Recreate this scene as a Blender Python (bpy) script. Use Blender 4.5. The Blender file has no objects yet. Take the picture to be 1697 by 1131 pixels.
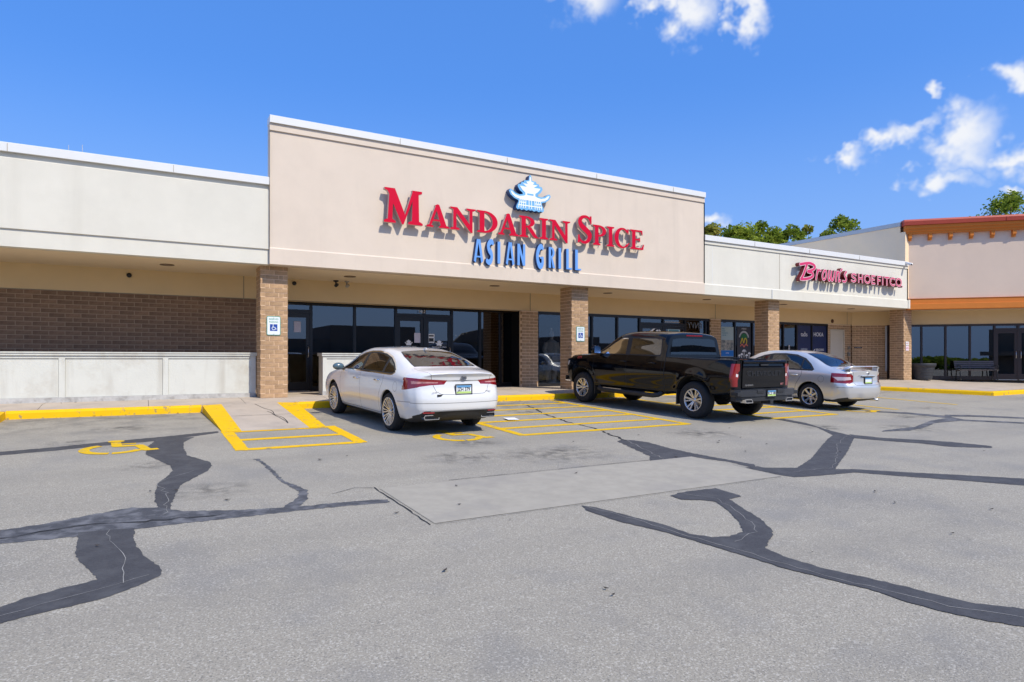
import bpy, bmesh, math, random
import numpy as np
from mathutils import Vector, Matrix
from mathutils.geometry import delaunay_2d_cdt
random.seed(7)
R = math.radians
SC = bpy.context.scene
COL = SC.collection
# ---------------------------------------------------------------- camera
cam = bpy.data.cameras.new('camera'); camo = bpy.data.objects.new('camera', cam); COL.objects.link(camo)
cam.sensor_width = 36.0; cam.lens = 22.74; cam.shift_y = 0.018
cam.clip_start = 0.1; cam.clip_end = 2000
camo.location = (0, 0, 0.89); camo.rotation_euler = (R(90), 0, -math.atan2(1072, 1867.5))
SC.camera = camo
# ---------------------------------------------------------------- sun and sky
SUN = Vector((0.3, -1.0, 1.15)).normalized()          # towards the sun
sl = bpy.data.lights.new('sun', 'SUN'); sl.energy = 4.4; sl.angle = R(0.53); sl.color = (1.0, 0.93, 0.79)
so = bpy.data.objects.new('sun', sl); COL.objects.link(so); so.location = (0, 0, 30)
so.rotation_euler = (-SUN).to_track_quat('-Z', 'Y').to_euler()
SC.view_settings.view_transform = 'Standard'; SC.view_settings.look = 'None'
SC.view_settings.exposure = 0.02; SC.view_settings.gamma = 1.0; SC.view_settings.use_curve_mapping = False
W = bpy.data.worlds.new('World'); SC.world = W; W.use_nodes = True
SC.cycles.max_bounces = 6; SC.cycles.diffuse_bounces = 3; SC.cycles.glossy_bounces = 3; SC.cycles.transparent_max_bounces = 16; SC.cycles.caustics_reflective = False
SC.cycles.caustics_refractive = False; SC.cycles.sample_clamp_indirect = 6.0

def world_sky():
    nt = W.node_tree; N = nt.nodes; L = nt.links; N.clear()
    out = N.new('ShaderNodeOutputWorld'); bg = N.new('ShaderNodeBackground'); L.new(bg.outputs[0], out.inputs[0])
    sky = N.new('ShaderNodeTexSky'); sky.sky_type = 'NISHITA'; sky.sun_disc = False
    sky.sun_elevation = math.asin(SUN.z); sky.sun_rotation = math.atan2(SUN.x, SUN.y)
    sky.air_density = 1.0; sky.dust_density = 1.8; sky.ozone_density = 3.0; sky.altitude = 250
    hs = N.new('ShaderNodeHueSaturation'); hs.inputs['Saturation'].default_value = 1.22; hs.inputs['Value'].default_value = 1.0
    L.new(sky.outputs[0], hs.inputs['Color'])
    tint = N.new('ShaderNodeMix'); tint.data_type = 'RGBA'; tint.blend_type = 'MULTIPLY'; tint.inputs[0].default_value = 1.0; L.new(hs.outputs[0], tint.inputs[6]); tint.inputs[7].default_value = (.82, .97, 1.27, 1)
    tc = N.new('ShaderNodeTexCoord'); sep = N.new('ShaderNodeSeparateXYZ'); L.new(tc.outputs['Generated'], sep.inputs[0])
    def m(op, a, b=None, c=None):
        n = N.new('ShaderNodeMath'); n.operation = op
        for i, v in enumerate((a, b, c)):
            if v is None: continue
            if isinstance(v, (int, float)): n.inputs[i].default_value = v
            else: L.new(v, n.inputs[i])
        return n.outputs[0]
    nw = N.new('ShaderNodeTexNoise'); nw.inputs['Scale'].default_value = 13; nw.inputs['Detail'].default_value = 4; nw.inputs['Roughness'].default_value = 0.6; L.new(tc.outputs['Generated'], nw.inputs['Vector'])
    sw_ = N.new('ShaderNodeSeparateColor'); L.new(nw.outputs['Color'], sw_.inputs[0])
    az = m('ADD', m('ARCTAN2', sep.outputs[0], sep.outputs[1]), m('MULTIPLY', m('SUBTRACT', sw_.outputs[0], .5), .17)); el = m('ADD', m('ARCSINE', sep.outputs[2]), m('MULTIPLY', m('SUBTRACT', sw_.outputs[1], .5), .13))
    # cumulus puffs: azimuth, elevation, half widths (degrees)
    puffs = CLOUDS
    cb = N.new('ShaderNodeCombineXYZ'); L.new(az, cb.inputs[0]); L.new(el, cb.inputs[1]); cur = None
    for a, e, ra, re in puffs:
        v = N.new('ShaderNodeVectorMath'); v.operation = 'MULTIPLY_ADD'; L.new(cb.outputs[0], v.inputs[0]); v.inputs[1].default_value = (1 / R(ra), 1 / R(re), 0); v.inputs[2].default_value = (-a / ra, -e / re, 0)
        l = N.new('ShaderNodeVectorMath'); l.operation = 'LENGTH'; L.new(v.outputs[0], l.inputs[0])
        cur = l.outputs['Value'] if cur is None else m('MINIMUM', cur, l.outputs['Value'])
    cur = m('SUBTRACT', 1.0, cur)
    nz = N.new('ShaderNodeTexNoise'); nz.inputs['Scale'].default_value = 7.5; nz.inputs['Detail'].default_value = 4; nz.inputs['Roughness'].default_value = 0.62; nz.inputs['Distortion'].default_value = 0.35
    L.new(tc.outputs['Generated'], nz.inputs['Vector'])
    nz2 = N.new('ShaderNodeTexNoise'); nz2.inputs['Scale'].default_value = 26; nz2.inputs['Detail'].default_value = 3; nz2.inputs['Roughness'].default_value = 0.65
    L.new(tc.outputs['Generated'], nz2.inputs['Vector'])
    f = m('ADD', m('MULTIPLY', m('SUBTRACT', nz.outputs[0], 0.5), 1.6), m('MULTIPLY', m('SUBTRACT', nz2.outputs[0], 0.5), 1.5))
    d = m('ADD', m('MULTIPLY', cur, 1.6), f)
    mr = N.new('ShaderNodeMapRange'); mr.interpolation_type = 'SMOOTHSTEP'
    L.new(d, mr.inputs[0]); mr.inputs[1].default_value = -0.05; mr.inputs[2].default_value = 1.55; mr.inputs[3].default_value = 0; mr.inputs[4].default_value = 0.95
    gate = N.new('ShaderNodeMapRange'); L.new(cur, gate.inputs[0]); gate.inputs[1].default_value = -0.40; gate.inputs[2].default_value = 0.15
    mask = m('MULTIPLY', mr.outputs[0], gate.outputs[0])
    # brightness of the puffs
    cr = N.new('ShaderNodeMapRange'); L.new(d, cr.inputs[0]); cr.inputs[1].default_value = 0.2; cr.inputs[2].default_value = 1.3; cr.inputs[3].default_value = 0.0; cr.inputs[4].default_value = 1.0
    cm = N.new('ShaderNodeMix'); cm.data_type = 'RGBA'; L.new(cr.outputs[0], cm.inputs[0])
    cm.inputs[6].default_value = (5.0, 5.5, 6.3, 1); cm.inputs[7].default_value = (6.1, 6.2, 6.4, 1)
    mx = N.new('ShaderNodeMix'); mx.data_type = 'RGBA'; fl = N.new('ShaderNodeMix'); fl.data_type = 'RGBA'; fl.inputs[0].default_value = .5; L.new(tint.outputs[2], fl.inputs[6]); fl.inputs[7].default_value = (.80, 2.45, 6.9, 1); hz = N.new('ShaderNodeMapRange'); hz.interpolation_type = 'SMOOTHSTEP'; L.new(sep.outputs[2], hz.inputs[0]); hz.inputs[1].default_value = .40; hz.inputs[2].default_value = .10; hz.inputs[3].default_value = 0; hz.inputs[4].default_value = .62
    hm = N.new('ShaderNodeMix'); hm.data_type = 'RGBA'; L.new(hz.outputs[0], hm.inputs[0]); L.new(fl.outputs[2], hm.inputs[6]); hm.inputs[7].default_value = (2.0, 3.35, 6.1, 1)
    L.new(mask, mx.inputs[0]); L.new(hm.outputs[2], mx.inputs[6]); L.new(cm.outputs[2], mx.inputs[7])
    L.new(mx.outputs[2], bg.inputs[0]); bg.inputs[1].default_value = 0.15
CLOUDS = [(36.8, 28.8, 4.0, 3.2), (45.2, 26.8, 3.0, 2.1), (43.4, 27.8, 2.2, 1.6), (49.3, 27.4, 1.7, 2.4),
          (57.3, 15.2, 2.4, 1.0), (60.4, 16.2, 2.6, 1.2), (64.0, 15.4, 3.2, 2.4), (63.3, 13.2, 2.4, 1.2), (67.6, 14.4, 3.2, 1.5), (71.6, 15.2, 3.6, 2.6),
          (68.8, 18.1, 2.4, 1.6), (62.8, 19.2, .8, 1.3), (67.2, 12.3, 1.3, .5), (47.4, 11.3, 2.0, 1.1),
          (105, 18, 10, 4), (140, 25, 11, 5), (175, 17, 10, 4), (215, 20, 11, 4), (250, 24, 9, 4)]
CLOUDS = [(a if a <= 180 else a - 360, e, ra, re) for a, e, ra, re in CLOUDS]
world_sky()
# ---------------------------------------------------------------- materials
MATS = {}
def mat(name, col, rough=0.8, metal=0.0, var=0.0, vscale=3.0, bump=0.0, bscale=60.0, rand=0.0, coat=0.0, spec=0.5, col2=None, stain=None, sscale=0.6, emit=None, detail=5.0, streak=None):
    """procedural Principled material: colour with noise variation, stains, bump and per-object random tint"""
    if name in MATS: return MATS[name]
    mt = bpy.data.materials.new(name); mt.use_nodes = True; nt = mt.node_tree; N = nt.nodes; L = nt.links
    b = N['Principled BSDF']; b.inputs['Roughness'].default_value = rough; b.inputs['Metallic'].default_value = metal
    b.inputs['Coat Weight'].default_value = coat; b.inputs['Coat Roughness'].default_value = 0.04; b.inputs['Specular IOR Level'].default_value = spec
    c4 = (*col, 1); b.inputs['Base Color'].default_value = c4
    tc = N.new('ShaderNodeTexCoord'); src = None
    def mixc(fac, a, bb, typ='MIX'):
        n = N.new('ShaderNodeMix'); n.data_type = 'RGBA'; n.blend_type = typ
        if isinstance(fac, float): n.inputs[0].default_value = fac
        else: L.new(fac, n.inputs[0])
        for i, v in ((6, a), (7, bb)):
            if isinstance(v, tuple): n.inputs[i].default_value = v
            else: L.new(v, n.inputs[i])
        return n.outputs[2]
    def noise(scale, det=detail, ro=0.6):
        n = N.new('ShaderNodeTexNoise'); n.inputs['Scale'].default_value = scale; n.inputs['Detail'].default_value = det; n.inputs['Roughness'].default_value = ro
        L.new(tc.outputs['Object'], n.inputs['Vector']); return n.outputs[0]
    cur = c4
    if var > 0 or col2:
        a = tuple(max(0, x * (1 - var)) for x in col); bb = tuple(min(1, x * (1 + var)) for x in col) if not col2 else col2
        mr = N.new('ShaderNodeMapRange'); L.new(noise(vscale), mr.inputs[0]); mr.inputs[1].default_value = 0.3; mr.inputs[2].default_value = 0.7
        cur = mixc(mr.outputs[0], (*a, 1), (*bb, 1))
    if stain:
        sc_, amt, lo, hi = stain
        mr = N.new('ShaderNodeMapRange'); L.new(noise(sscale, 8.0, 0.65), mr.inputs[0]); mr.inputs[1].default_value = lo; mr.inputs[2].default_value = hi; mr.inputs[4].default_value = amt
        cur = mixc(mr.outputs[0], cur, (*sc_, 1))
    if streak:
        sc_, amt, fx, fz = streak
        mp = N.new('ShaderNodeMapping'); mp.inputs['Scale'].default_value = (fx, fx, fz); L.new(tc.outputs['Object'], mp.inputs[0])
        n = N.new('ShaderNodeTexNoise'); n.inputs['Scale'].default_value = 1.0; n.inputs['Detail'].default_value = 4; L.new(mp.outputs[0], n.inputs['Vector'])
        mr = N.new('ShaderNodeMapRange'); L.new(n.outputs[0], mr.inputs[0]); mr.inputs[1].default_value = .56; mr.inputs[2].default_value = .76; mr.inputs[4].default_value = amt
        cur = mixc(mr.outputs[0], cur, (*sc_, 1))
    if rand > 0:
        oi = N.new('ShaderNodeObjectInfo'); mr = N.new('ShaderNodeMapRange'); L.new(oi.outputs['Random'], mr.inputs[0]); mr.inputs[3].default_value = 1 - rand; mr.inputs[4].default_value = 1 + rand
        hs = N.new('ShaderNodeHueSaturation'); L.new(mr.outputs[0], hs.inputs['Value'])
        if isinstance(cur, tuple): hs.inputs['Color'].default_value = cur
        else: L.new(cur, hs.inputs['Color'])
        cur = hs.outputs[0]
    if not isinstance(cur, tuple): L.new(cur, b.inputs['Base Color'])
    if bump > 0:
        bm_ = N.new('ShaderNodeBump'); bm_.inputs['Strength'].default_value = bump; bm_.inputs['Distance'].default_value = 0.01
        L.new(noise(bscale, 6.0), bm_.inputs['Height']); L.new(bm_.outputs[0], b.inputs['Normal'])
    if emit:
        b.inputs['Emission Color'].default_value = (*emit[0], 1); b.inputs['Emission Strength'].default_value = emit[1]
    MATS[name] = mt; return mt
def glassmat(name, tint=(.3, .33, .34), base_refl=0.05, rough=0.0):
    if name in MATS: return MATS[name]
    mt = bpy.data.materials.new(name); mt.use_nodes = True; nt = mt.node_tree; N = nt.nodes; L = nt.links; N.clear()
    o = N.new('ShaderNodeOutputMaterial'); t = N.new('ShaderNodeBsdfTransparent'); t.inputs[0].default_value = (*tint, 1)
    g = N.new('ShaderNodeBsdfGlossy'); g.inputs['Roughness'].default_value = rough; g.inputs['Color'].default_value = (.95, .97, 1, 1)
    fr = N.new('ShaderNodeLayerWeight'); fr.inputs['Blend'].default_value = 0.22
    mr = N.new('ShaderNodeMapRange'); L.new(fr.outputs['Fresnel'], mr.inputs[0]); mr.inputs[3].default_value = base_refl; mr.inputs[4].default_value = 1.0
    mx = N.new('ShaderNodeMixShader'); L.new(mr.outputs[0], mx.inputs[0]); L.new(t.outputs[0], mx.inputs[1]); L.new(g.outputs[0], mx.inputs[2]); L.new(mx.outputs[0], o.inputs[0])
    MATS[name] = mt; return mt
# ---------------------------------------------------------------- object helpers
def wm(o):
    return (wm(o.parent) @ o.matrix_parent_inverse if o.parent else Matrix.Identity(4)) @ o.matrix_basis
def par(o, p):
    if p is not None:
        o.parent = p; o.matrix_parent_inverse = wm(p).inverted()
    return o
def link(o, p=None):
    COL.objects.link(o); return par(o, p)
def empty(name, loc=(0, 0, 0), rz=0.0):
    o = bpy.data.objects.new(name, None); o.empty_display_size = 0.2; o.location = loc; o.rotation_euler = (0, 0, rz); COL.objects.link(o); return o
def tag(o, label=None, cat=None, group=None, kind=None):
    if label: o['label'] = label
    if cat: o['category'] = cat
    if group: o['group'] = group
    if kind: o['kind'] = kind
    return o
def mesh(name, V, F, m, p=None, smooth=False):
    me = bpy.data.meshes.new(name); me.from_pydata([tuple(v) for v in V], [], F); me.update()
    if m: me.materials.append(m)
    if smooth: me.polygons.foreach_set('use_smooth', [True] * len(me.polygons))
    o = bpy.data.objects.new(name, me); return link(o, p)
def bmobj(name, bm, m, p=None, smooth=False, recalc=True):
    if recalc: bmesh.ops.recalc_face_normals(bm, faces=bm.faces[:])
    me = bpy.data.meshes.new(name); bm.to_mesh(me); bm.free()
    if isinstance(m, (list, tuple)):
        for x in m: me.materials.append(x)
    elif m: me.materials.append(m)
    if smooth: me.polygons.foreach_set('use_smooth', [True] * len(me.polygons))
    o = bpy.data.objects.new(name, me); return link(o, p)
BF = [(0, 3, 2, 1), (4, 5, 6, 7), (0, 1, 5, 4), (1, 2, 6, 5), (2, 3, 7, 6), (3, 0, 4, 7)]
def boxv(x0, x1, y0, y1, z0, z1):
    return [(x0, y0, z0), (x1, y0, z0), (x1, y1, z0), (x0, y1, z0), (x0, y0, z1), (x1, y0, z1), (x1, y1, z1), (x0, y1, z1)]
def box(name, x0, x1, y0, y1, z0, z1, m, p=None, bev=0.0, M=None):
    V = boxv(x0, x1, y0, y1, z0, z1)
    if bev > 0:
        bm = bmesh.new(); vs = [bm.verts.new(v) for v in V]
        for f in BF: bm.faces.new([vs[i] for i in f])
        bmesh.ops.bevel(bm, geom=bm.edges[:], offset=bev, segments=2, affect='EDGES', profile=0.6)
        if M is not None: bm.transform(M)
        return bmobj(name, bm, m, p)
    if M is not None: V = [M @ Vector(v) for v in V]
    return mesh(name, V, BF, m, p)
def addbox(bm, x0, x1, y0, y1, z0, z1, M=None):
    vs = [bm.verts.new(M @ Vector(v) if M is not None else v) for v in boxv(x0, x1, y0, y1, z0, z1)]
    return [bm.faces.new([vs[i] for i in f]) for f in BF]
def prism(name, poly, h0, h1, m, p=None, axis='Z', M=None):
    """extrude a 2D polygon: axis Z: (x,y); X: (y,z); Y: (x,z)"""
    def P(a, b, h):
        v = Vector({'Z': (a, b, h), 'X': (h, a, b), 'Y': (a, h, b)}[axis]); return M @ v if M is not None else v
    bm = bmesh.new(); A = [bm.verts.new(P(a, b, h0)) for a, b in poly]; B = [bm.verts.new(P(a, b, h1)) for a, b in poly]
    n = len(poly); bm.faces.new(A); bm.faces.new(B[::-1])
    for i in range(n): bm.faces.new((A[i], A[(i + 1) % n], B[(i + 1) % n], B[i]))
    bmesh.ops.triangulate(bm, faces=[f for f in bm.faces if len(f.verts) > 4])
    return bmobj(name, bm, m, p)
def addtube(bm, pts, r, n=8, cap=True):
    pts = [Vector(q) for q in pts]; rs = r if isinstance(r, (list, tuple)) else [r] * len(pts); rings = []
    up = None
    for i, q in enumerate(pts):
        t = (pts[min(i + 1, len(pts) - 1)] - pts[max(i - 1, 0)]).normalized()
        if up is None: up = Vector((0, 0, 1)) if abs(t.z) < 0.9 else Vector((1, 0, 0))
        a = t.cross(up).normalized(); b = a.cross(t).normalized(); up = b
        rings.append([bm.verts.new(q + (a * math.cos(k * 2 * math.pi / n) + b * math.sin(k * 2 * math.pi / n)) * rs[i]) for k in range(n)])
    for i in range(len(rings) - 1):
        for k in range(n): bm.faces.new((rings[i][k], rings[i][(k + 1) % n], rings[i + 1][(k + 1) % n], rings[i + 1][k]))
    if cap: bm.faces.new(rings[0][::-1]); bm.faces.new(rings[-1])
def tube(name, pts, r, m, p=None, n=8, smooth=True):
    bm = bmesh.new(); addtube(bm, pts, r, n); return bmobj(name, bm, m, p, smooth)
def lathe(name, prof, m, p=None, n=32, M=None, smooth=True, axis='Z'):
    bm = bmesh.new(); rings = []
    for r, h in prof:
        ring = []
        for k in range(n):
            a = 2 * math.pi * k / n
            v = Vector((r * math.cos(a), r * math.sin(a), h)) if axis == 'Z' else Vector((r * math.cos(a), h, r * math.sin(a)))
            ring.append(bm.verts.new(M @ v if M is not None else v))
        rings.append(ring)
    for i in range(len(rings) - 1):
        for k in range(n): bm.faces.new((rings[i][k], rings[i][(k + 1) % n], rings[i + 1][(k + 1) % n], rings[i + 1][k]))
    bmesh.ops.remove_doubles(bm, verts=bm.verts[:], dist=1e-5)
    return bmobj(name, bm, m, p, smooth)
def union2d(polys):
    """union of overlapping 2D polygons -> verts, triangles"""
    V = []; Fc = []
    for pl in polys:
        s = sum(pl[i][0] * pl[(i + 1) % len(pl)][1] - pl[(i + 1) % len(pl)][0] * pl[i][1] for i in range(len(pl)))
        if s < 0: pl = pl[::-1]
        Fc.append(list(range(len(V), len(V) + len(pl)))); V += [Vector(q) for q in pl]
    v, e, f, ov, oe, of = delaunay_2d_cdt(V, [], Fc, 0, 1e-5)
    return v, [t for t, o in zip(f, of) if o]
def plate(name, polys, y0, y1, m, p=None, M=None, mside=None, bev=0.0):
    """letters and badges: union of polygons in (x,z), extruded from y0 (front) to y1 (back)"""
    v, f = union2d(polys); bm = bmesh.new()
    def P(q, y): w = Vector((q[0], y, q[1])); return M @ w if M is not None else w
    A = [bm.verts.new(P(q, y0)) for q in v]
    fr = [bm.faces.new([A[i] for i in t]) for t in f]
    if abs(y1 - y0) > 1e-6:
        B = {}
        be = [e for e in bm.edges if len(e.link_faces) == 1]
        for e in be:
            for vv in e.verts:
                if vv not in B: w = M.to_3x3() @ Vector((0, y1 - y0, 0)) if M is not None else Vector((0, y1 - y0, 0)); B[vv] = bm.verts.new(vv.co + w)
        for e in be:
            q = bm.faces.new((e.verts[0], e.verts[1], B[e.verts[1]], B[e.verts[0]])); q.material_index = 1 if mside else 0
    for vv in [x for x in bm.verts if not x.link_faces]: bm.verts.remove(vv)
    return bmobj(name, bm, [m, mside] if mside else m, p)
def cr(pts, n=6, closed=False):
    """Catmull-Rom resample"""
    P = [np.array(q, float) for q in pts]; out = []; L = len(P)
    for i in range(L if closed else L - 1):
        a, b, c, d = (P[(i - 1) % L], P[i], P[(i + 1) % L], P[(i + 2) % L]) if closed else (P[max(i - 1, 0)], P[i], P[i + 1], P[min(i + 2, L - 1)])
        for k in range(n):
            t = k / n; out.append(0.5 * (2 * b + (c - a) * t + (2 * a - 5 * b + 4 * c - d) * t * t + (3 * b - a - 3 * c + d) * t ** 3))
    if not closed: out.append(P[-1])
    return [tuple(q) for q in out]
def stroke(pts, w, smooth=0, closed=False, cap=False):
    """thick polyline -> one quad per segment plus joint discs"""
    ws = list(w) if isinstance(w, (list, tuple)) else [w] * len(pts)
    if smooth:
        q = cr([(a[0], a[1], b) for a, b in zip(pts, ws)], smooth, closed); pts = [(a, b) for a, b, c in q]; ws = [c for a, b, c in q]
    out = []; n = len(pts)
    for i in range(n if closed else n - 1):
        a, b = pts[i], pts[(i + 1) % n]; dx, dy = b[0] - a[0], b[1] - a[1]; l = math.hypot(dx, dy) or 1e-9
        nx, ny = -dy / l, dx / l; wa, wb = ws[i] / 2, ws[(i + 1) % n] / 2
        out.append([(a[0] + nx * wa, a[1] + ny * wa), (a[0] - nx * wa, a[1] - ny * wa), (b[0] - nx * wb, b[1] - ny * wb), (b[0] + nx * wb, b[1] + ny * wb)])
    for i in range(n):
        if cap or closed or 0 < i < n - 1:
            r = ws[i] / 2 * 0.999; out.append([(pts[i][0] + r * math.cos(k * math.pi / 5), pts[i][1] + r * math.sin(k * math.pi / 5)) for k in range(10)])
    return out
def ell(cx, cy, rx, ry, n=28, a0=0, a1=360):
    return [(cx + rx * math.cos(R(a0 + (a1 - a0) * k / n)), cy + ry * math.sin(R(a0 + (a1 - a0) * k / n))) for k in range(n if a1 - a0 >= 360 else n + 1)]
def ring2(cx, cy, ro, ri, a0=0, a1=360, n=28, co=None):
    o = []; cx2, cy2 = co or (cx, cy)
    for k in range(n):
        t0, t1 = R(a0 + (a1 - a0) * k / n), R(a0 + (a1 - a0) * (k + 1) / n)
        o.append([(cx + ro[0] * math.cos(t0), cy + ro[1] * math.sin(t0)), (cx + ro[0] * math.cos(t1), cy + ro[1] * math.sin(t1)),
                  (cx2 + ri[0] * math.cos(t1), cy2 + ri[1] * math.sin(t1)), (cx2 + ri[0] * math.cos(t0), cy2 + ri[1] * math.sin(t0))])
    return o
def rect(x0, y0, x1, y1): return [(x0, y0), (x1, y0), (x1, y1), (x0, y1)]
def xf(polys, ox, oy, sx, sy=None, shear=0.0):
    sy = sx if sy is None else sy
    return [[(ox + (a + shear * b) * sx, oy + b * sy) for a, b in q] for q in polys]
def text(name, s, size, m, p=None, M=None, ext=0.002, sx=1.0, align='CENTER', shear=0.0, bold=0.0):
    """flat built-in-font lettering in the local x-z plane facing -y"""
    cu = bpy.data.curves.new(name, 'FONT'); cu.body = s; cu.size = size; cu.extrude = ext; cu.align_x = align; cu.align_y = 'CENTER'; cu.shear = shear; cu.offset = bold; cu.resolution_u = 3
    t = bpy.data.objects.new(name, cu); COL.objects.link(t)
    me = bpy.data.meshes.new_from_object(t.evaluated_get(bpy.context.evaluated_depsgraph_get())); bpy.data.objects.remove(t)
    me.transform(Matrix.Rotation(R(90), 4, 'X') @ Matrix.Diagonal((sx, 1, 1, 1)))
    if M is not None: me.transform(M)
    me.materials.clear(); me.materials.append(m); me.name = name
    o = bpy.data.objects.new(name, me); return link(o, p)
def T(x, y, z, rz=0.0): return Matrix.Translation((x, y, z)) @ Matrix.Rotation(rz, 4, 'Z')
# lot surface
def lz(y): return -0.23 - 0.04 * (14.5 - max(-25.0, min(y, 14.95)))
# ================================================================ materials of the setting
asphalt = mat('asphalt', (.335, .299, .232), rough=.92, var=.16, vscale=70, bump=.55, bscale=130, stain=((.15, .145, .14), .6, .50, .74), sscale=.33, detail=8)
def asphalt_nodes(mt):
    """aggregate speckle and traffic grime on top of the base asphalt"""
    nt = mt.node_tree; N = nt.nodes; L = nt.links; b = N['Principled BSDF']; src = b.inputs['Base Color'].links[0].from_socket
    tc = N.new('ShaderNodeTexCoord'); cur = src
    for sc, lo, hi, col, amt, det in ((70, .55, .70, (.57, .525, .44, 1), .62, 1), (105, .55, .70, (.11, .103, .092, 1), .7, 1), (9, .52, .75, (.225, .204, .17, 1), .35, 4), (1.3, .52, .75, (.19, .186, .18, 1), .4, 9), (.09, .40, .65, (.34, .308, .25, 1), .45, 4)):
        n = N.new('ShaderNodeTexNoise'); n.inputs['Scale'].default_value = sc; n.inputs['Detail'].default_value = det; L.new(tc.outputs['Object'], n.inputs['Vector'])
        mr = N.new('ShaderNodeMapRange'); L.new(n.outputs[0], mr.inputs[0]); mr.inputs[1].default_value = lo; mr.inputs[2].default_value = hi; mr.inputs[4].default_value = amt
        mx = N.new('ShaderNodeMix'); mx.data_type = 'RGBA'; L.new(mr.outputs[0], mx.inputs[0]); L.new(cur, mx.inputs[6]); mx.inputs[7].default_value = col; cur = mx.outputs[2]
    # tyre-darkened lanes along the traffic direction and grime that gathers by the curb
    mp = N.new('ShaderNodeMapping'); mp.inputs['Scale'].default_value = (.07, .85, .1); L.new(tc.outputs['Object'], mp.inputs[0])
    n = N.new('ShaderNodeTexNoise'); n.inputs['Scale'].default_value = 1.0; n.inputs['Detail'].default_value = 5; L.new(mp.outputs[0], n.inputs['Vector'])
    mr = N.new('ShaderNodeMapRange'); L.new(n.outputs[0], mr.inputs[0]); mr.inputs[1].default_value = .48; mr.inputs[2].default_value = .72; mr.inputs[4].default_value = .42
    mx = N.new('ShaderNodeMix'); mx.data_type = 'RGBA'; L.new(mr.outputs[0], mx.inputs[0]); L.new(cur, mx.inputs[6]); mx.inputs[7].default_value = (.205, .187, .155, 1); cur = mx.outputs[2]
    sp = N.new('ShaderNodeSeparateXYZ'); L.new(tc.outputs['Object'], sp.inputs[0])
    g = N.new('ShaderNodeMapRange'); L.new(sp.outputs[1], g.inputs[0]); g.inputs[1].default_value = 11.5; g.inputs[2].default_value = 14.9
    n = N.new('ShaderNodeTexNoise'); n.inputs['Scale'].default_value = 2.6; n.inputs['Detail'].default_value = 8; n.inputs['Roughness'].default_value = .7; L.new(tc.outputs['Object'], n.inputs['Vector'])
    mr = N.new('ShaderNodeMapRange'); L.new(n.outputs[0], mr.inputs[0]); mr.inputs[1].default_value = .42; mr.inputs[2].default_value = .68; mr.inputs[4].default_value = .85
    ml = N.new('ShaderNodeMath'); ml.operation = 'MULTIPLY'; L.new(g.outputs[0], ml.inputs[0]); L.new(mr.outputs[0], ml.inputs[1])
    mx = N.new('ShaderNodeMix'); mx.data_type = 'RGBA'; L.new(ml.outputs[0], mx.inputs[0]); L.new(cur, mx.inputs[6]); mx.inputs[7].default_value = (.115, .105, .09, 1); cur = mx.outputs[2]
    L.new(cur, b.inputs['Base Color'])
asphalt_nodes(asphalt)
seal = mat('crack_seal', (.052, .050, .051), rough=.8, var=.22, vscale=45, bump=.4, bscale=140, stain=((.088, .086, .085), .7, .44, .66), sscale=5)
seal_worn = mat('worn_seal', (.062, .062, .066), rough=.85, var=.25, vscale=45, bump=.4, bscale=140, stain=((.17, .168, .17), .85, .44, .62), sscale=5.5)
crackm = mat('crack', (.02, .019, .018), rough=1)
crackl = mat('crack_dust', (.30, .287, .26), rough=1, var=.2, vscale=30)
concrete = mat('concrete', (.46, .385, .305), rough=.9, var=.07, vscale=2.2, bump=.25, bscale=90, stain=((.25, .22, .195), .6, .5, .75), sscale=1.3)
concrete_old = mat('weathered_concrete', (.35, .315, .25), rough=.92, var=.08, vscale=6, bump=.3, bscale=110, stain=((.25, .228, .20), .6, .5, .72), sscale=1.1)
yellow = mat('yellow_paint', (.80, .47, .004), rough=.7, spec=.2, var=.05, vscale=5, bump=.25, bscale=70, stain=((.27, .215, .12), .85, .58, .66), sscale=7)
yellow_worn = mat('worn_yellow_paint', (.70, .43, .01), rough=.8, spec=.2, var=.08, vscale=8, bump=.4, bscale=120, stain=((.27, .235, .17), .8, .56, .70), sscale=9)
def S(o): o['kind'] = 'structure'; return o
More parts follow.
